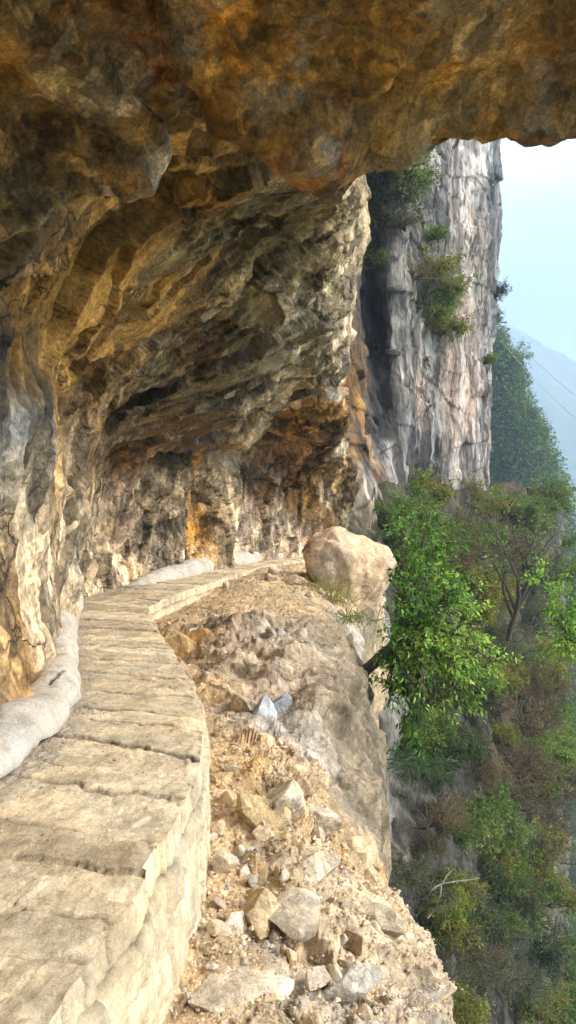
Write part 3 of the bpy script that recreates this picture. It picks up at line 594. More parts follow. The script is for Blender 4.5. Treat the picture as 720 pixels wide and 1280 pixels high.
# edge wobble of single slabs
joints = [0]
jr = np.random.default_rng(5)
while joints[-1] < arc[-1]: joints.append(joints[-1] + jr.uniform(.30, .62))
joints = np.array(joints)
si = np.searchsorted(joints, sa, side='right') - 1
jw = jr.uniform(-.03, .03, len(joints) + 1); jh = jr.uniform(-.014, .014, len(joints) + 1); jt = jr.uniform(-.01, .01, len(joints) + 1); jc = jr.uniform(-.18, .16, (len(joints) + 1)); jgap = jr.uniform(.15, 1, len(joints) + 1)
out = (Rc - Lc); out[:, 2] = 0; out /= np.linalg.norm(out, axis=1)[:, None]
Rw = Rc + out * jw[si][:, None]
m = 150
tt = np.linspace(-.14, 1, m)
PV = Lc[:, None, :] * (1 - tt)[None, :, None] + Rw[:, None, :] * tt[None, :, None]
V = PV.reshape(-1, 3)
S = np.repeat(sa, m); TT = np.tile(tt, ns)
Sw = S + .10 * fbm(V, .9, 3, 3) + .035 * fbm(V, .15, 3, 4)
kk = np.clip(np.searchsorted(joints, Sw, side='right') - 1, 0, len(joints) - 2)
dj = np.minimum(Sw - joints[kk], joints[kk + 1] - Sw)
near_j = np.where(Sw - joints[kk] < joints[kk + 1] - Sw, kk, kk + 1)
gap = (.35 + .65 * jgap[near_j]) * (.4 + .6 * sstep(-.6, .1, vnoise(V, .5, 8) + .2))
groove = (1 - sstep(0.003, .026, dj)) * gap * .9
dirt = 1 - sstep(.04, .30, TT + .12 * fbm(V, .4, 3, 12))           # grit along the inner side
f2, e2, c2 = facets(V * np.array([1, 1, 1]), .16, 61, .8); f3, e3, c3 = facets(V, .035, 62, .8)
edgechip = sstep(.93, 1.0, TT + .03 * fbm(V, .1, 2, 13))
gap = gap * 1.0
V[:, 2] += jh[kk] + jt[kk] * (TT - .5) * 2 - .022 * groove + .011 * fbm(V, .25, 5, 14, .65) + .007 * f2 * sstep(0, .2, vnoise(V, .5, 15)) - .010 * edgechip * (1 + .8 * vnoise(V, .08, 16)) + dirt * (.006 * f3 + .006)
C = np.array((.62, .505, .34)) * (1 + jc[kk] + .22 * fbm(V, .3, 5, 17) + .14 * (c2 - .5))[:, None]
stain = sstep(.1, .5, fbm(V * np.array([1, 1.6, 1]), .5, 4, 19)) * .35
C = C * (1 - stain[:, None]) + np.array((.34, .27, .18)) * stain[:, None]
C = C * (1 - .85 * np.clip(groove, 0, 1))[:, None]
C = C * (1 - .6 * dirt[:, None]) + (np.array((.30, .26, .215)) * (1 + .8 * (c3 - .5))[:, None]) * .6 * dirt[:, None]
M_path = rock_mat('worn_slab_stone', s=.22, bump=.75, contrast=.42, dark=(.25, .2, .14), crack=.2, flake=.12, flake_scale=1.6, flake_bump=.25, flake_stretch=(.5, 1.6, 1))
o = make_mesh('path', V, grid_faces(ns, m), M_path, None, True, C); tag(o, kind='structure')
# outer retaining wall
hw = np.concatenate([[0], np.linspace(0, 1.25, 130), [1.8]])
mh = len(hw)
jsp = [0]
for a in range(200): jsp.append(jsp[-1] + jr.uniform(.16, .34))
jsp = np.array(jsp)
base = np.repeat(Rw - np.array([0, 0, .012]) * 1, mh, axis=0); H = np.tile(hw, ns); S = np.repeat(sa, mh)
base[:, 2] += np.repeat(jh[si] + jt[si], mh)
O = np.repeat(out, mh, axis=0)
first = np.tile((np.arange(mh) == 0).astype(float), ns)
V = base + O * (.004 - .05 * first[:, None] + .08 * H[:, None]) - np.array([0, 0, .02]) * first[:, None] - np.array([0, 0, 1.]) * H[:, None]
Hw = H + .02 * fbm(V, .5, 2, 21) + .01 * fbm(V, .1, 2, 22)
course = np.array([0, .15, .33, .5, .68, .86, 1.04, 1.25, 2.2])
ci = np.clip(np.searchsorted(course, Hw, side='right') - 1, 0, 7)
dh = np.minimum(Hw - course[ci], course[ci + 1] - Hw); dh[ci == 0] = (course[1] - Hw)[ci == 0]
Sc = S + .02 * fbm(V, .3, 2, 23) + ci * 3.37
bi = np.searchsorted(jsp, Sc, side='right') - 1
ds = np.minimum(Sc - jsp[bi], jsp[np.minimum(bi + 1, len(jsp) - 1)] - Sc)
hid = _hash(bi, ci.astype(np.int64), bi * 0, 7); r1 = (hid & np.uint32(1023)) / 1023.; r2 = ((hid >> np.uint32(10)) & np.uint32(1023)) / 1023.
gj = 1 - sstep(.002, .013, np.minimum(dh, ds))
fill = sstep(-.3, .15, vnoise(V, .35, 29))                      # mortar smeared over the lower courses
deep = sstep(.14, .2, H)
gj = gj * (1 - .85 * fill * deep)
f2, e2, c2 = facets(V, .12, 63, .8)
V += O * (((1 - first) * ((.012 - .008 * deep) * (r1 - .5) - .016 * gj * (1.4 - 1.15 * deep) + .011 * fbm(V, .16, 5, 24, .6) + .009 * f2 * (.3 + .7 * deep) + .008 * fbm(V, .6, 2, 25) + .022 * deep * (1 - sstep(.3, .9, H))))[:, None])
C = np.array((.63, .52, .35)) * (1 + .25 * (r2 - .5) * (1 - .6 * deep * fill) + .22 * fbm(V, .3, 4, 27))[:, None]
C = C * (1 - (.6 - .3 * deep) * gj * np.clip(.7 + .8 * vnoise(V, .3, 28), 0, 1) - .25 * (1 - sstep(.0, .04, np.abs(H - .17))))[:, None]  # last term paints the recess shade as a darker band below the slab ends
o = make_mesh('retaining_wall', V, grid_faces(ns, mh)[:, ::-1], M_path, None, True, C)
tag(o, 'cream stone and mortar wall holding up the outer edge of the path', 'wall')

# ------------------------------------------------------------------ white plaster kerbs
M_plaster = rock_mat('lime_plaster', s=.2, bump=.8, contrast=.4, dark=(.16, .13, .1), crack=.5, flake=.05, flake_bump=.1)
def kerb(name, pts, rad, hts, n, label, cracks=()):
    c = catmull(np.array(pts), n); r = np.interp(np.linspace(0, 1, n), np.linspace(0, 1, len(rad)), rad); hh = np.interp(np.linspace(0, 1, n), np.linspace(0, 1, len(hts)), hts)
    d = np.gradient(c, axis=0); d[:, 2] = 0; d /= np.linalg.norm(d, axis=1)[:, None]; side = np.stack([d[:, 1], -d[:, 0], 0 * d[:, 0]], 1)
    k = 60; th = np.linspace(-.25, math.pi + .25, k)
    V = c[:, None, :] + side[:, None, :] * (np.cos(th)[None, :, None] * r[:, None, None]); V[:, :, 2] += np.sin(th)[None, :] * hh[:, None]
    N = side[:, None, :] * np.cos(th)[None, :, None] + np.array([0, 0, 1.]) * np.sin(th)[None, :, None]
    V = V.reshape(-1, 3); N = N.reshape(-1, 3)
    V += N * (.05 * fbm(V, .6, 3, 31) + .008 * fbm(V, .15, 3, 32, .6))[:, None]
    C = np.array((.55, .50, .43)) * (1 + .1 * fbm(V, .3, 4, 33))[:, None]
    dirt = sstep(.05, .5, fbm(V, .35, 5, 34, .6)) * .6
    C = C * (1 - dirt[:, None]) + np.array((.45, .37, .27)) * dirt[:, None]
    for (a, b, wdt) in cracks:                                    # a dark split running round the plaster
        seg = b - a; t = np.clip(((V - a) @ seg) / (seg @ seg), 0, 1)
        q = a + t[:, None] * seg; dd = np.linalg.norm((V - q)[:, :2], axis=1) + .02 * fbm(V, .06, 2, 35)
        mk = 1 - sstep(wdt * .4, wdt, dd); C = C * (1 - .9 * mk[:, None]); V = V - N * (.03 * mk)[:, None]
    o = make_mesh(name, V, grid_faces(n, k), M_plaster, None, True, C); return tag(o, label, 'kerb')
kp = [W(-2.1,1.5,.0), W(-2.02,3.5,.0), P(-8,935,5.1), P(38,900,5.9), P(70,862,7.0), P(74,832,8.1), P(74,806,9.5), P(80,776,11.2), P(88,753,13.4)]
kerb('plaster_kerb', kp, [.24,.24,.24,.23,.20,.17,.2,.19,.2], [.15,.15,.16,.17,.2,.24,.3,.3,.26], 500, 'thick white plaster kerb along the foot of the left cave wall, cracked halfway', [(P(66,850,7.2), P(82,862,7.0), .02), (P(82,862,7.0), P(62,878,6.5), .02)])
kp2 = [P(150,741,15.1), P(190,729,16.0), P(235,718,17.3), P(275,706,18.9), P(330,699,20.7), P(400,693,22.3)]
kerb('plaster_kerb', kp2, [.1,.24,.26,.26,.2,.12], [.08,.24,.28,.32,.2,.1], 300, 'low white plaster kerb curving below the back wall at the far end of the path')

# ------------------------------------------------------------------ rocks
def rock_mesh(name, size, seed, col, n=26, fac=.45, mat=None, subscale=1.0):
    u = np.linspace(0, math.pi, n); v = np.linspace(0, 2 * math.pi, 2 * n + 1)
    U, Vv = np.meshgrid(u, v, indexing='ij')
    S = np.stack([np.sin(U) * np.cos(Vv), np.sin(U) * np.sin(Vv), np.cos(U)], -1).reshape(-1, 3)
    r_ = np.random.default_rng(seed)
    # intersection of random half-spaces = angular broken stone
    rad = np.full(len(S), 1.25)
    for k in range(11):
        nrm = r_.normal(size=3); nrm /= np.linalg.norm(nrm); h = r_.uniform(.5, .95)
        dn = S @ nrm; rad = np.where(dn > .05, np.minimum(rad, h / np.maximum(dn, .05)), rad)
    V = S * rad[:, None]
    V = V * np.array(size) / 2
    V += S * ((fbm(V + seed * 3.1, np.mean(size) * .3, 4, seed) * .028 * np.mean(size) * subscale)[:, None])
    C = np.array(col) * (1 + .25 * fbm(V + seed, np.mean(size) * .5, 4, seed + 3))[:, None]
    return V, grid_faces(n, 2 * n + 1), C

# perched boulder
V, F, C = rock_mesh('b', (2.15, 1.7, 2.3), 12, (.60, .42, .26), 90)
c_ = fbm(V * np.array([1, 1, .4]), .9, 4, 3); g_ = sstep(.1, .5, c_)[:, None]
C = C * (1 - .6 * g_) + np.array((.36, .29, .22)) * .6 * g_
edge_ = sstep(.6, 1.0, V[:, 0])[:, None]; C = C * (1 - .7 * edge_) + np.array((.48, .42, .34)) * .7 * edge_
V = V + .05 * facets(V, .5, 4, .7)[0][:, None] * (V / np.linalg.norm(V, axis=1)[:, None])
o = make_mesh('boulder', V, F, M_ledge, None, True, C); o.location = P(438, 737, 17.2); o.rotation_euler = (.1, .12, .2)
tag(o, 'large rounded orange boulder perched at the far end of the ledge', 'boulder')
# rock column below the boulder
ctrlc = [[P(430,720,18.5), P(455,700,17.6), P(478,695,17.5), P(490,705,18.0), P(492,720,19.5)], [P(430,800,18.5), P(452,800,17.4), P(474,800,17.2), P(488,800,17.6), P(490,800,19.5)], [P(420,1100,18), P(450,1000,17.2), P(472,1000,17), P(484,1000,17.5), P(490,1000,19.5)], [P(420,2600,18), P(450,2600,17.2), P(472,2600,17), P(484,2600,17.5), P(490,2600,19.5)]]
rock_body('rock_buttress', ctrlc, [60, 70, 30], 60, disp_low, lambda V, V2, N, ex: np.array((.22, .21, .185)) * (1 + .5 * (ex[3] - .5))[:, None], M_low, flip=False)

def ray_ledge(px, py):
    return surf('ledge', px, py)
# bigger stones that can be pointed at
big = [(222,806,.62,.45,(.55,.38,.18),'rounded ochre block wedged against the path edge at the bend'),
 (348,884,.34,.30,(.24,.25,.27),'dark blue-grey broken block in the middle of the rubble slope'),
 (327,888,.30,.26,(.44,.44,.44),'pale bluish block leaning beside the dark grey one'),
 (302,884,.30,.34,(.48,.38,.24),'tan upright block left of the bluish blocks'),
 (372,728,.55,.42,(.50,.38,.24),'tan angular block at the top of the rubble before the boulder'),
 (338,724,.34,.30,(.38,.28,.2),'brown chunk on the ledge below the end of the path wall'),
 (455,1062,.34,.42,(.58,.43,.25),'upright orange slab on the outer rim of the ledge'),
 (322,1010,.42,.30,(.58,.43,.23),'large pale orange block on the ledge between wall and outcrop'),
 (352,1004,.34,.34,(.62,.52,.38),'cream wedge of rock right of the large orange block'),
 (272,975,.22,.14,(.54,.38,.2),'small ochre block close to the foot of the path wall'),
 (398,1022,.3,.24,(.6,.5,.36),'cream angular rock in front of the dark outcrop flank'),
 (322,1134,.34,.20,(.60,.45,.26),'orange jagged rock alone on the gravel of the near ledge'),
 (372,1138,.36,.14,(.62,.52,.38),'flat cream rock beside the jagged orange one'),
 (385,1085,.38,.2,(.60,.5,.35),'flat pale slab sloping to the ledge rim'),
 (352,1072,.24,.2,(.52,.41,.27),'brown angular rock on the gravel left of the flat pale slab'),
 (472,1150,.34,.16,(.52,.43,.3),'half buried tan slab near the outer ledge rim'),
 (300,1228,.42,.14,(.66,.55,.40),'broad whitish slab half sunk in the near gravel'),
 (205,1256,.10,.06,(.55,.42,.26),'fist-sized tan stone at the foot of the wall, nearest the camera'),
 (436,1225,.26,.12,(.50,.45,.37),'grey flat stone in the nearest rubble'),
 (440,1170,.18,.12,(.46,.33,.18),'small dark orange stone on the near rim of the ledge')]
for k, (px, py, w_, h_, c, lab) in enumerate(big):
    p, nn = ray_ledge(px, py)
    V, F, C = rock_mesh('r', (w_ * 1.15, w_ * .8, h_ * 1.15), 100 + k, c, 44)
    o = make_mesh('rock', V, F, M_ledge, None, False, C); o.location = p + np.array([0, 0, -h_ * .12]); o.rotation_euler = (jr.uniform(-.3, .3), jr.uniform(-.3, .3), jr.uniform(0, 6))
    tag(o, lab, 'rock')
# protos for many small angular stones
protos = []
for k in range(8):
    c = [(.56,.44,.29), (.60,.51,.38), (.52,.40,.25), (.54,.46,.36), (.46,.43,.38), (.58,.45,.28), (.62,.54,.42), (.44,.35,.25)][k]
    V, F, C = rock_mesh('r', (1, .8, .65), 300 + k, c, 14)
    protos.append((V, F, C))
LV, LN = BODIES['ledge']; lpr = proj(LV)
cand = np.where((LN[:, 2] > .45) & (LV[:, 1] > 3.0) & (LV[:, 1] < 19) & (lpr[:, 0] > 200) & (lpr[:, 0] < 600) & (LV[:, 2] > -1.9) & ~((LV[:, 1] > 7.0) & (LV[:, 1] < 12) & (lpr[:, 0] > 290)) & ~((LV[:, 1] > 6.2) & (lpr[:, 0] > 400) & (LV[:, 1] < 12.5)))[0]
def d_weight(ix): return (1.0 / LV[ix, 1] ** 0.4)
w = d_weight(cand); w /= w.sum()
pick = rng.choice(cand, 150, p=w, replace=False)
pm = []
for k in range(8):
    V, F, C = protos[k]; o = make_mesh('loose_stone', V, F, M_stone, None, False, C); pm.append(o)
for k, ix in enumerate(pick):
    o = pm[k] if k < 8 else pm[k % 8].copy()
    if k >= 8: COL.objects.link(o)
    s = float(np.clip(rng.lognormal(-2.3, .45), .05, .26)) * (1.25 if LV[ix, 1] > 7 else .8)
    p = LV[ix]; o.location = p + np.array([0, 0, s * .15]); o.scale = (s, s, s * rng.uniform(.6, 1.1)); o.rotation_euler = tuple(rng.uniform(0, 6.28, 3))
    tag(o, 'small angular tan or grey stone lying loose on the rubble ledge', 'stone', 'loose stones on the ledge')

def scatter_stones(name, pts, sizes, cols, label=None):
    Vs, Fs, Cs = [], [], []; off = 0
    base_v = np.array([[0, 0, 1], [1, 0, .1], [.2, .9, 0], [-.8, .5, .1], [-.6, -.7, 0], [.5, -.8, .1], [0, 0, -.6]], float)
    base_f = np.array([[0,1,2],[0,2,3],[0,3,4],[0,4,5],[0,5,1],[6,2,1],[6,3,2],[6,4,3],[6,5,4],[6,1,5]])
    n = len(pts); B = base_v[None] * rng.uniform(.6, 1.3, (n, 7, 3)); 
    a = rng.uniform(0, 6.28, n); ca, sa_ = np.cos(a), np.sin(a)
    X = B[:, :, 0] * ca[:, None] - B[:, :, 1] * sa_[:, None]; Y = B[:, :, 0] * sa_[:, None] + B[:, :, 1] * ca[:, None]
    B = np.stack([X, Y, B[:, :, 2] * .7], -1) * sizes[:, None, None] * .5 + pts[:, None, :]
    F = base_f[None] + (np.arange(n) * 7)[:, None, None]
    o = make_mesh(name, B.reshape(-1, 3), F.reshape(-1, 3), M_stone, None, False, np.repeat(cols, 7, axis=0))
    return tag(o, label, None, None, 'stuff')
pal = np.array([(.56,.42,.26), (.62,.50,.34), (.5,.36,.22), (.50,.44,.35), (.42,.36,.29), (.60,.44,.24)])
ix = rng.choice(cand, 14000, p=w); pts = LV[ix] + rng.normal(0, .02, (14000, 3)) * np.array([1, 1, .0])
o = scatter_stones('gravel', pts, np.clip(rng.lognormal(-4.05, .5, 14000), .008, .07), pal[rng.integers(0, 6, 14000)] * rng.uniform(.75, 1.15, (14000, 1)), 'gravel and stone chips scattered over the ledge'); o['category'] = 'gravel'
# grit on the inner side of the path
n_ = 5000; s_ = rng.uniform(6.8, arc[-1] - 4, n_); t_ = np.abs(rng.normal(0, .14, n_)) + .02
wide = rng.random(n_) < .12; t_[wide] = rng.uniform(0, .95, wide.sum())
pl = np.stack([np.interp(s_, sa, Lc[:, k]) for k in range(3)], 1); prr = np.stack([np.interp(s_, sa, Rc[:, k]) for k in range(3)], 1)
pts = pl * (1 - t_)[:, None] + prr * t_[:, None]; pts[:, 2] += .006
o = scatter_stones('grit', pts, np.clip(rng.lognormal(-4.6, .5, n_), .005, .04), pal[rng.integers(1, 5, n_)] * rng.uniform(.6, 1.05, (n_, 1)), 'grey grit lying along the inner side of the path'); o['category'] = 'grit'
print('rocks', round(time.time() - T0, 1))

# ------------------------------------------------------------------ vegetation
def leaves(pos, size, base_col, var=.25, droop=.3, aspect=.45, outward=None, rg=rng):
    """one folded leaf (2 tris x 2) per position -> verts, faces, colours"""
    n = len(pos)
    d = rg.normal(size=(n, 3)); 
    if outward is not None: d = d * .7 + outward
    d[:, 2] -= droop; d /= np.linalg.norm(d, axis=1)[:, None]
    up = rg.normal(size=(n, 3)) * .6 + np.array([0, -.3, 1.]); s = np.cross(d, up); s /= np.maximum(np.linalg.norm(s, axis=1)[:, None], 1e-6)
    nn = np.cross(s, d)
    L = size * rg.uniform(.6, 1.25, n)[:, None]; w = L * aspect * rg.uniform(.8, 1.2, n)[:, None]
    a = pos; t = pos + d * L + np.array([0, 0, -1.]) * L * .15; m1 = pos + d * L * .45 + s * w * .5 + nn * w * .15; m2 = pos + d * L * .45 - s * w * .5 + nn * w * .15
    V = np.stack([a, m1, t, m2], 1).reshape(-1, 3)
    F = np.arange(n * 4).reshape(n, 4)
    c = np.array(base_col)
    if c.ndim == 1: c = np.tile(c, (n, 1))
    c = c * (1 + var * rg.normal(size=(n, 1))) * (1 + .1 * rg.normal(size=(n, 3)))
    return V, F, np.repeat(np.clip(c, .01, .8), 4, axis=0)

def tubes(paths, radii, k=5):
    Vs, Fs = [], []; off = 0
    th = np.arange(k) / k * 2 * math.pi
    for p, r in zip(paths, radii):
        p = np.asarray(p); n = len(p); d = np.gradient(p, axis=0); d /= np.maximum(np.linalg.norm(d, axis=1)[:, None], 1e-9)
        ref = np.array([.3, .2, 1.]) if abs(d[0, 2]) < .9 else np.array([1., .2, .1])
        a = np.cross(d, ref); a /= np.linalg.norm(a, axis=1)[:, None]; b = np.cross(d, a)
        V = p[:, None] + (a[:, None] * np.cos(th)[None, :, None] + b[:, None] * np.sin(th)[None, :, None]) * np.asarray(r)[:, None, None]
        idx = np.arange(n * k).reshape(n, k) + off
        F = np.stack([idx[:-1], np.roll(idx[:-1], -1, 1), np.roll(idx[1:], -1, 1), idx[1:]], -1).reshape(-1, 4)
        Vs.append(V.reshape(-1, 3)); Fs.append(F); off += n * k
    return np.concatenate(Vs), np.concatenate(Fs)

def bend(a, b, n=10, amp=.12, sag=.0, rg=rng):
    t = np.linspace(0, 1, n)[:, None]; L = np.linalg.norm(b - a)
    o1, o2 = rg.normal(size=3) * amp * L, rg.normal(size=3) * amp * L * .5
    return a * (1 - t) + b * t + np.sin(t * math.pi) * o1 + np.sin(t * 2 * math.pi) * o2 + np.array([0, 0, sag * L]) * np.sin(t * math.pi)

def make_tree(name, base, targets, label, cat, spread, nsub, nleaf, leaf, col, col2=None, r0=.05, trunk_to=None, bark=None, droop=.3, aspect=.45, group=None, leafmat=None, seed=0, twiglen=1.0, var=.25, amp=.10):
    """base and targets in world coordinates; limbs run to the targets, twigs spread around them, leaves sit on the twigs"""
    rg = np.random.default_rng(seed + 1000)
    base = np.array(base, float); root = empty(name, tuple(base), label, cat, group)
    paths, radii = [], []; LP = []; LC = []; OUT = []
    hub = np.array(trunk_to, float) if trunk_to is not None else base
    if trunk_to is not None:
        p = bend(base, hub, 14, .06, rg=rg); paths.append(p); radii.append(np.linspace(r0, r0 * .7, 14))
        trunk = p
    for T in targets:
        T = np.array(T, float); st = hub if trunk_to is None else trunk[rg.integers(6, 14)]
        L = np.linalg.norm(T - st)
        p = bend(st, T, 12, amp, .06, rg); paths.append(p); radii.append(np.linspace(r0 * .55, r0 * .12, 12))
        cc = np.array(col) if (col2 is None or rg.random() < .55) else np.array(col2)
        cc = cc * rg.uniform(.75, 1.2)
        for s in range(nsub):
            a = p[rg.integers(5, 12)]; dirn = rg.normal(size=3); dirn /= np.linalg.norm(dirn); dirn = dirn * .9 + (T - st) / max(L, .01) * .35
            tip = a + dirn * spread * rg.uniform(.35, 1.0) * twiglen
            q = bend(a, tip, 6, .1, .04, rg); paths.append(q); radii.append(np.linspace(r0 * .12, r0 * .03, 6))
            t = rg.uniform(.15, 1, nleaf); seg = t * 5; i = np.minimum(seg.astype(int), 4); f = (seg - i)[:, None]
            LP.append(q[i] * (1 - f) + q[i + 1] * f + rg.normal(size=(nleaf, 3)) * leaf * .55); LC.append(np.tile(cc * rg.uniform(.85, 1.15), (nleaf, 1)))
            OUT.append(np.tile(dirn * .6, (nleaf, 1)))
    V, F = tubes([p - base for p in paths], radii, 5)
    make_mesh('trunk', V, F, bark or M_twig, root, True)
    if nleaf:
        V, F, C = leaves(np.concatenate(LP) - base, leaf, np.concatenate(LC), var, droop, aspect, np.concatenate(OUT), rg)
        make_mesh('crown', V, F, leafmat or M_leaf, root, False, C)
    return root

def copy_tree(root, loc, rz, s, label, cat=None, group=None):
    r = root.copy(); COL.objects.link(r); r.location = loc; r.rotation_euler = (0, 0, rz); r.scale = (s, s, s)
    r['label'] = label
    if cat: r['category'] = cat
    if group: r['group'] = group
    for ch in root.children:
        c = ch.copy(); COL.objects.link(c); c.parent = r
    return r

G1 = (.10, .26, .045); G2 = (.16, .34, .05); YG = (.24, .32, .03); YB = (.30, .27, .04); DG = (.045, .10, .03); GG = (.12, .15, .08); BR = (.16, .115, .06)
# the near green tree growing from the outer side of the outcrop
tg = [(px_ + (14 if px_ < 520 else 4), py_, d_) for px_, py_, d_ in [(505,650,13.5),(530,662,13),(552,680,13),(520,700,12.5),(575,712,13),(545,725,12.4),(500,730,12.4),(590,745,12.8),(560,755,12.2),(525,760,12),(488,775,12),(600,785,12.4),(575,795,11.8),(545,800,11.8),(510,805,11.8),(612,825,12.2),(590,838,11.8),(560,840,11.6),(525,845,11.6),(495,850,11.8),(480,820,11.7),(618,862,12.2),(598,868,12),(570,872,12),(495,700,13),(535,640,14),(565,735,12),(605,805,12.6),(500,890,12),(515,920,12.2),(478,870,12),(540,875,12)]]
make_tree('broadleaf_tree', P(450,845,12.5), [P(*t) for t in tg], 'bright green leafy tree leaning out from the side of the outcrop', 'tree', .55, 13, 24, .085, (.12,.25,.04), (.26,.40,.07), r0=.10, trunk_to=P(515,775,12.3), droop=.45, aspect=.45, seed=23, var=.4, amp=.05)
# bare dark-branched tree on the right, thin leaves at top
tb = [(620,668,24),(640,650,24),(655,660,24),(612,690,24),(628,700,24),(680,655,24),(694,668,24),(704,690,24),(660,690,24),(645,715,24),(690,665,25),(665,670,24)]
make_tree('bare_branched_tree', P(636,800,24.5), [P(*t) for t in tb], 'sparse tree with long bare dark branches at the right', 'tree', 1.0, 7, 7, .13, (.12,.2,.05), (.16,.2,.07), r0=.09, trunk_to=P(648,755,24.2), seed=5, amp=.05)
tyy = [(690,725,20),(700,742,20),(712,720,20),(722,745,20),(705,765,20),(718,775,20),(685,760,20),(735,760,20),(700,792,20),(695,810,20.4),(725,800,20)]
make_tree('young_tree', P(738,880,21), [P(*t) for t in tyy], 'yellow-green young tree at the right edge beside the bare-branched tree', 'tree', .6, 9, 20, .12, (.22,.40,.04), (.28,.42,.05), r0=.08, trunk_to=P(722,800,20.5), seed=6)

def shrub_proto(name, seed, col, col2, leaf, nleaf, nsub, nt, label, cat, bark=None, flat=.8, droop=.1, leafmat=None, aspect=.45):
    rg = np.random.default_rng(seed); T = rg.normal(size=(nt, 3)); T /= np.linalg.norm(T, axis=1)[:, None]; T[:, 2] = np.abs(T[:, 2]) * flat + .1
    T *= rg.uniform(.5, 1.0, (nt, 1))
    return make_tree(name, (0, 0, 0), T, label, cat, .45, nsub, nleaf, leaf, col, col2, r0=.05, seed=seed, bark=bark, droop=droop, leafmat=leafmat, aspect=aspect)

def place(body, px, py, out=.2):
    p, n = surf(body, px, py); toc = np.array([0, 0, EYE]) - p; toc /= np.linalg.norm(toc)
    return p + toc * out

kinds = {
 'green': ((.10,.17,.035), (.15,.20,.045)), 'yellow': ((.17,.21,.03), (.22,.20,.04)), 'dark': ((.05,.08,.03), (.08,.10,.035)), 'grey': (GG, (.15,.16,.10)), 'brown': (BR, (.2,.15,.08)), 'bright': ((.15,.27,.04), (.2,.30,.05))}
PROTO = {}
used = set()
def shrub(kind, loc, size, label, dense=True, group=None, name='shrub', cat='shrub'):
    v = int(rng.integers(0, 2)); key = (kind, v)
    if key not in PROTO:
        c, c2 = kinds[kind]
        PROTO[key] = shrub_proto(name, 40 + len(PROTO), c, c2, .085, (14 if kind in ('brown', 'grey') else 26), 7, 20, label, cat, leafmat=M_leaf, aspect=(.2 if kind in ('brown', 'grey') else .5))
        r = PROTO[key]; r.location = tuple(loc); r.scale = (size,) * 3
        if group: r['group'] = group
        return r
    r = copy_tree(PROTO[key], tuple(loc), float(rng.uniform(0, 6.28)), size, label, cat, group)
    r.name = name
    if not group and 'group' in r.keys(): del r['group']
    return r

# shrubs on the far cliff, each one distinct
cs = [('green',478,215,1.3,'green bush at the left end of the plants hanging below the overhang'),('green',515,235,1.0,'long-leaved green plant at the right end of those hanging below the overhang'),('green',548,395,1.2,'green bush between the upper and lower olive bushes of the pillar'),('grey',500,285,.9,'grey-green twigs left of the small green bush on the pillar'),('green',606,455,.6,'small green plant low on the right edge of the pillar'),('green',487,225,1.2,'hanging green plant high on the far cliff, just under the overhang'),('green',505,205,1.0,'green tuft at the top of the far cliff where the overhang cuts it off'),('dark',462,300,1.3,'dark green growth in the shaded cleft left of the streaked pillar'),('dark',470,250,1.2,'dark bush high in the cleft below the overhang'),('yellow',458,335,.8,'yellow-green bush in the dark cleft'),
 ('yellow',540,352,1.3,'upper olive bush on the face of the tall pillar'),('grey',528,385,1.3,'grey twiggy bush between the two green bushes on the pillar'),('yellow',552,420,1.1,'lower yellow-green bush on the face of the tall pillar'),('green',540,300,.7,'small green bush above the olive bush on the pillar'),('yellow',562,372,1.0,'olive bush at the right of the pillar ledge'),('brown',515,350,.9,'brown twiggy bush left of the olive bush on the pillar'),
 ('dark',622,372,.7,'small bush sticking out from the right edge of the pillar'),('grey',618,405,.6,'thin grey bush on the pillar edge above the wooded hill'),
 ('yellow',520,628,1.4,'yellow-green bush at the foot of the tall pillar'),('yellow',585,640,1.5,'yellow bush below the pink lower face of the pillar'),('green',500,655,1.2,'green bush beside the far end of the cave wall')]
for kd, px, py, s, lab in cs: shrub(kd, place('cliff_face', px, py, .35), s * (1.6 if px < 500 and py < 340 else 1.25), lab)
# brush on the lower cliff
regions = [('green',530,690,45,40,6),('brown',600,690,40,30,8),('grey',640,770,45,60,10),('yellow',610,760,25,50,6),('yellow',640,850,60,25,9),('brown',620,930,70,60,12),('yellow',650,960,40,40,3),('brown',660,1000,40,50,8),('green',600,1060,45,40,6),('grey',600,1080,45,60,5),('green',640,1120,40,50,5),('brown',640,1080,50,60,4),('yellow',640,1100,40,60,4),('dark',600,1160,50,60,5),('grey',600,1200,50,40,4),('yellow',560,1140,20,30,4),('dark',520,960,30,40,4),('brown',530,1040,30,40,4),('grey',525,1100,25,40,4),('brown',570,1190,35,40,5),('brown',680,880,30,40,4),('green',500,925,16,25,3),('grey',610,1230,50,30,6),('yellow',620,1262,60,18,7),('bright',690,930,25,40,5),('grey',690,1000,20,60,6),('green',700,1230,20,40,5),('green',655,650,40,20,5),('grey',660,860,40,40,6),('dark',560,900,40,50,6),('dark',650,1180,30,40,2),('green',700,700,25,30,4)]
words = {'green': 'leafy green shrub on the overgrown lower cliff', 'brown': 'dry brown twiggy shrub on the overgrown lower cliff', 'grey': 'grey-green thin shrub on the overgrown lower cliff', 'yellow': 'yellow-green shrub on the overgrown lower cliff', 'dark': 'dark green shrub in shade on the lower cliff', 'bright': 'light green shrub on the lower cliff'}
for kd, cx, cy, rx, ry, n in regions:
    for k in range(n):
        px = cx + rng.uniform(-1, 1) * rx; py = cy + rng.uniform(-1, 1) * ry
        p = place('lower_cliff', px, py, .3); s = rng.uniform(.75, 1.5) * np.clip(p[1] / 26, .6, 1.5)
        shrub(kd, p, s, words[kd], group=kd + ' shrubs on the lower cliff')
print('shrubs', round(time.time() - T0, 1))

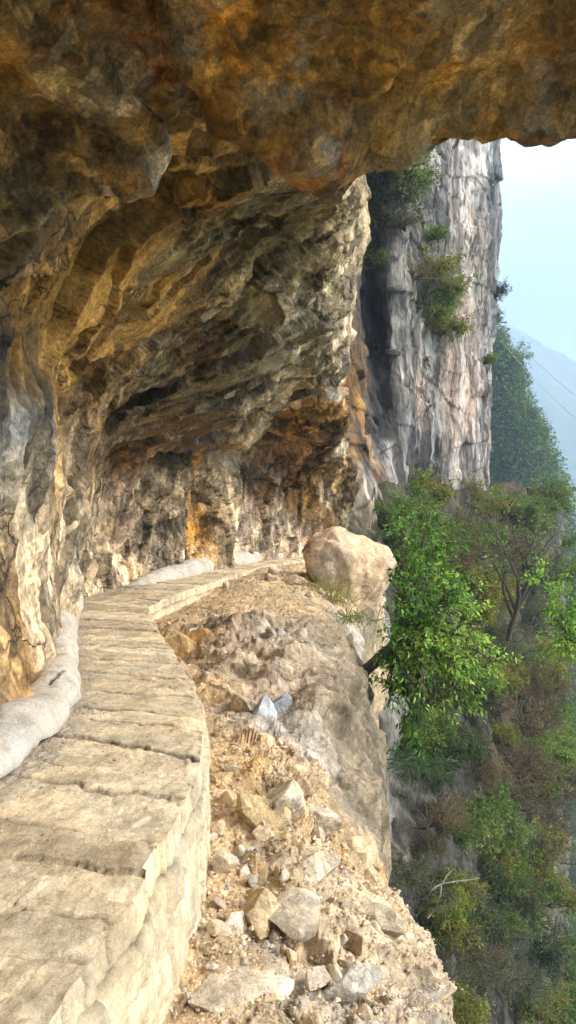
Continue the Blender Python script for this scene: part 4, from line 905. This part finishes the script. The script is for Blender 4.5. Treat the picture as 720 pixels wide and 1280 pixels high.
# grass-like tufts
def blades(name, loc, n, L, spread, col, label, w=.012, up=.6, seed=0, droop=.5, cat='plant'):
    rg = np.random.default_rng(seed); V = []; F = []; C = []
    for k in range(n):
        b = rg.normal(size=3) * spread * np.array([1, 1, .2]); d = rg.normal(size=3); d[2] = abs(d[2]) * up + up; d /= np.linalg.norm(d)
        l = L * rg.uniform(.5, 1.1); s = np.cross(d, [0.2, 1, .1]); s /= np.linalg.norm(s)
        o_ = len(V)
        for j in range(4):
            t = j / 3; c = b + d * l * t - np.array([0, 0, 1]) * l * droop * t * t; ww = w * (1 - t * .9)
            V += [c + s * ww, c - s * ww]
        for j in range(3): F.append([o_ + 2 * j, o_ + 2 * j + 1, o_ + 2 * j + 3, o_ + 2 * j + 2])
        C += [np.array(col) * rg.uniform(.7, 1.2)] * 8
    o = make_mesh(name, np.array(V), F, M_leaf, None, False, np.array(C)); o.location = tuple(loc); return tag(o, label, cat)
blades('grass_tuft', P(412,752,15.3), 110, 1.1, .22, (.30,.27,.13), 'dry pale grass tuft in front of the orange boulder', .010, .9, 1, .35, 'grass')
blades('grass_tuft', P(395,738,15.8), 50, .5, .08, (.22,.22,.1), 'short grass tuft at the left of the pale dry tuft', .008, .8, 2, .4, 'grass')
blades('grass_tuft', P(438,775,14.0), 80, .7, .2, (.2,.24,.09), 'green grass hanging over the top of the outcrop flank', .008, .6, 3, .8, 'grass')
blades('grass_tuft', P(86,745,13.9), 60, .28, .12, (.10,.16,.04), 'small green tuft where the path meets the corner of the cave wall', .008, .7, 4, .5, 'grass')
p = place('lower_cliff', 555, 1038, .3)
blades('rosette_plant', p, 120, 1.0, .08, (.09,.15,.05), 'spiky rosette plant with long narrow leaves on the lower cliff', .02, .35, 5, .35, 'plant')
# fern-like drooping plants on the outcrop's outer foot
blades('hanging_fern', P(520,950,15.5), 200, .75, .3, (.05,.10,.04), 'drooping fern on the dark rock below the leafy tree', .012, .3, 6, 1.2, 'plant')
# bare climbing branch below the near tree
paths = [bend(P(470,800,12.3), P(520,785,11.8), 10, .05), bend(P(470,800,12.3), P(500,760,12), 10, .1), bend(P(468,790,12.4), P(478,860,12.0), 10, .1)]
# pale dead branch
p0 = place('lower_cliff', 535, 1148, .8); p1 = place('lower_cliff', 551, 1105, 1.2); p2 = place('lower_cliff', 563, 1090, 1.4); p3 = place('lower_cliff', 525, 1120, 1.2); p4 = place('lower_cliff', 640, 1100, 1.2)
d0 = p1[1]
q = lambda px, py: P(px, py, d0)
V, F = tubes([bend(q(535,1148), q(551,1105), 8, .06), bend(q(551,1105), q(564,1089), 6, .06), bend(q(551,1105), q(523,1125), 8, .15), bend(q(551,1105), q(600,1098), 8, .03)], [np.linspace(.026, .022, 8), np.linspace(.022, .01, 6), np.linspace(.016, .008, 8), np.linspace(.012, .006, 8)], 6)
o = make_mesh('dead_branch', V, F, M_deadwood, None, True); tag(o, 'pale forked dead branch caught on the lower cliff', 'branch')

# ------------------------------------------------------------------ woodland on the hill (reads as one mass) + trees one can tell apart on its edge
HV, HN = BODIES['hill']; hp = proj(HV)
sel = np.where((hp[:, 0] > 585) & (hp[:, 0] < 760) & (hp[:, 1] > 380) & (hp[:, 1] < 1000))[0]
def wood(name, centers, radii, nleaf, leaf, cols, rg):
    n = len(centers); d = rg.normal(size=(n, nleaf, 3)); d /= np.linalg.norm(d, axis=2, keepdims=True)
    rr = rg.uniform(.55, 1.0, (n, nleaf, 1)) ** .5; lump = 1 + .25 * np.sin(d[:, :, 0:1] * 5 + rg.uniform(0, 6, (n, 1, 1))) * np.sin(d[:, :, 2:3] * 6)
    p = centers[:, None] + d * rr * lump * radii[:, None, None] * np.array([1, 1, .95])
    c = np.repeat(cols[:, None], nleaf, 1)
    V, F, C = leaves(p.reshape(-1, 3), leaf, c.reshape(-1, 3), .2, .1, .7, d.reshape(-1, 3), rg)
    return V, F, C
rg = np.random.default_rng(3); k = rg.choice(sel, 650); rad = rg.uniform(1.2, 2.8, 650)
cp = np.array([(.05,.10,.035), (.08,.15,.04), (.11,.19,.045), (.06,.09,.05), (.13,.18,.06)])
V, F, C = wood('w', HV[k] + HN[k] * 0 + np.array([0, -.8, .8]), rad, 110, .5, cp[rg.integers(0, 5, 650)], rg)
o = make_mesh('hillside_wood', V, F, M_leaf_far, None, False, C); tag(o, 'dense mixed green wood covering the steep hill behind the pillar', 'wood', None, 'stuff')
edge_pts = [(616,424),(628,450),(640,474),(648,498),(656,520),(664,545),(674,568),(682,592),(692,618),(698,645)]
words_e = ['tree at the very top of the wooded hill edge beside the pillar', 'second tree from the top on the wooded hill edge', 'third tree down the right edge of the wooded hill', 'fourth tree down the right edge of the wooded hill', 'fifth tree down the right edge of the wooded hill', 'sixth tree down the right edge of the wooded hill', 'seventh tree down the right edge of the wooded hill', 'eighth tree down the right edge of the wooded hill', 'tree near the foot of the wooded hill edge', 'lowest tree on the right edge of the wooded hill']
pr0 = None
for (px, py), lab in zip(edge_pts, words_e):
    p, n = surf('hill', px - 6, py + 4)
    if pr0 is None:
        rg = np.random.default_rng(8); T = rg.normal(size=(16, 3)) * np.array([1.1, 1.1, .9]) + np.array([0, 0, 3.2])
        pr0 = make_tree('hillside_tree', (0, 0, 0), T, lab, 'tree', 1.2, 7, 20, .34, (.09,.16,.045), (.12,.2,.05), r0=.16, trunk_to=(0, 0, 2.4), leafmat=M_leaf_far, seed=9)
        pr0.location = tuple(p)
    else:
        copy_tree(pr0, tuple(p), float(rng.uniform(0, 6)), float(rng.uniform(.7, 1.15)), lab, 'tree')
# ------------------------------------------------------------------ cables
def cable(a, b, label):
    t = np.linspace(0, 1, 40)[:, None]; p = a * (1 - t) + b * t - np.array([0, 0, 1.]) * np.sin(t * math.pi) * .8
    V, F = tubes([p], [np.full(40, .022)], 6)
    o = make_mesh('overhead_cable', V, F, M_cable, None, True); tag(o, label, 'cable')
M_cable = plain_mat('cable_sheath', (.2, .23, .25), scale=5)
cable(P(622,402,105), P(800,555,62), 'upper dark cable slanting down across the sky at the right')
cable(P(625,425,105), P(800,590,62), 'lower dark cable slanting down across the sky at the right')

# ------------------------------------------------------------------ haze
def box(name, lo, hi, mat):
    lo, hi = np.array(lo, float), np.array(hi, float)
    V = np.array([[x, y, z] for x in (lo[0], hi[0]) for y in (lo[1], hi[1]) for z in (lo[2], hi[2])])
    F = [[0, 1, 3, 2], [4, 6, 7, 5], [0, 4, 5, 1], [2, 3, 7, 6], [0, 2, 6, 4], [1, 5, 7, 3]]
    return make_mesh(name, V, F, mat, None, False)
import os
HAZE = True
if HAZE:
    mh_ = bpy.data.materials.new('haze_air'); mh_.use_nodes = True; nt = mh_.node_tree
    for n in list(nt.nodes):
        if n.type == 'BSDF_PRINCIPLED': nt.nodes.remove(n)
    pv = nt.nodes.new('ShaderNodeVolumePrincipled'); pv.inputs['Color'].default_value = (.52, .67, .88, 1); pv.inputs['Density'].default_value = .0010; pv.inputs['Anisotropy'].default_value = .2
    nt.links.new(pv.outputs[0], nt.nodes['Material Output'].inputs['Volume'])
    zmax = 330
    o = box('haze', (-2800, -2700, -140), (2800, 2800, zmax), mh_); tag(o, 'pale blue haze filling the valley', 'haze', None, 'stuff')

# ------------------------------------------------------------------ camera, light, sky
cam = bpy.data.cameras.new('camera'); co_ = bpy.data.objects.new('camera', cam); COL.objects.link(co_)
co_.location = (0, 0, EYE); co_.rotation_euler = (R(90), 0, 0)
cam.sensor_fit = 'VERTICAL'; cam.sensor_height = 24; cam.lens = 24 * 1000 / 1280; cam.clip_start = .05; cam.clip_end = 8000
sc.camera = co_
SUN_EL, SUN_AZ = 33, 104     # azimuth measured from +Y towards +X
d = np.array([math.sin(R(SUN_AZ)) * math.cos(R(SUN_EL)), math.cos(R(SUN_AZ)) * math.cos(R(SUN_EL)), math.sin(R(SUN_EL))])
sl = bpy.data.lights.new('sun', 'SUN'); sl.energy = 3.2; sl.angle = R(28); sl.color = (1, .95, .87)
so = bpy.data.objects.new('sun', sl); COL.objects.link(so)
from mathutils import Vector
so.rotation_euler = Vector(d).to_track_quat('Z', 'Y').to_euler(); so.location = (30, -10, 60)
w = bpy.data.worlds.new('World'); sc.world = w; w.use_nodes = True; nt = w.node_tree
bg = nt.nodes['Background']
sky = nt.nodes.new('ShaderNodeTexSky'); sky.sky_type = 'NISHITA'; sky.sun_disc = False; sky.sun_elevation = R(SUN_EL); sky.sun_rotation = R(SUN_AZ)
sky.dust_density = 2.5; sky.air_density = 1.0; sky.altitude = 800
# thin bright cloud cover over the blue
tc = nt.nodes.new('ShaderNodeTexCoord'); ns_ = nt.nodes.new('ShaderNodeTexNoise'); ns_.inputs['Scale'].default_value = 2.2; ns_.inputs['Detail'].default_value = 5
mp = nt.nodes.new('ShaderNodeMapping'); mp.inputs['Scale'].default_value = (1, 1, 2.2); nt.links.new(tc.outputs['Generated'], mp.inputs[0]); nt.links.new(mp.outputs[0], ns_.inputs['Vector'])
sz = nt.nodes.new('ShaderNodeSeparateXYZ'); nt.links.new(tc.outputs['Generated'], sz.inputs[0])
cloudc = ramp(nt, sz.outputs[2], [(.0, (.4 / 16, 1.0 / 16, 1.7 / 16)), (.22, (.75 / 16, 1.5 / 16, 2.4 / 16)), (.34, (2.7 / 16, 3.3 / 16, 3.9 / 16)), (.46, (7.5 / 16, 8 / 16, 8.4 / 16)), (.7, (1, 1, 1))])
cloudc = mixc(nt, 1., cloudc, (16, 16, 16), 'MULTIPLY')
for l_ in list(cloudc.links): pass
cloudc.node.clamp_result = False
cl = mixc(nt, ramp(nt, ns_.outputs['Fac'], [(.3, .7), (.6, 1.)]), sky.outputs[0], cloudc)
nt.links.new(cl, bg.inputs['Color']); bg.inputs['Strength'].default_value = .12
sc.view_settings.view_transform = 'Standard'; sc.view_settings.look = 'None'; sc.view_settings.exposure = 1.25; sc.view_settings.gamma = 1
sc.cycles.max_bounces = 6; sc.cycles.diffuse_bounces = 4; sc.cycles.volume_bounces = 1; sc.cycles.transmission_bounces = 4; sc.cycles.transparent_max_bounces = 8
sc.cycles.use_denoising = True; sc.cycles.use_adaptive_sampling = True; sc.cycles.adaptive_threshold = .03; sc.cycles.adaptive_min_samples = 12
print('script done', round(time.time() - T0, 1))
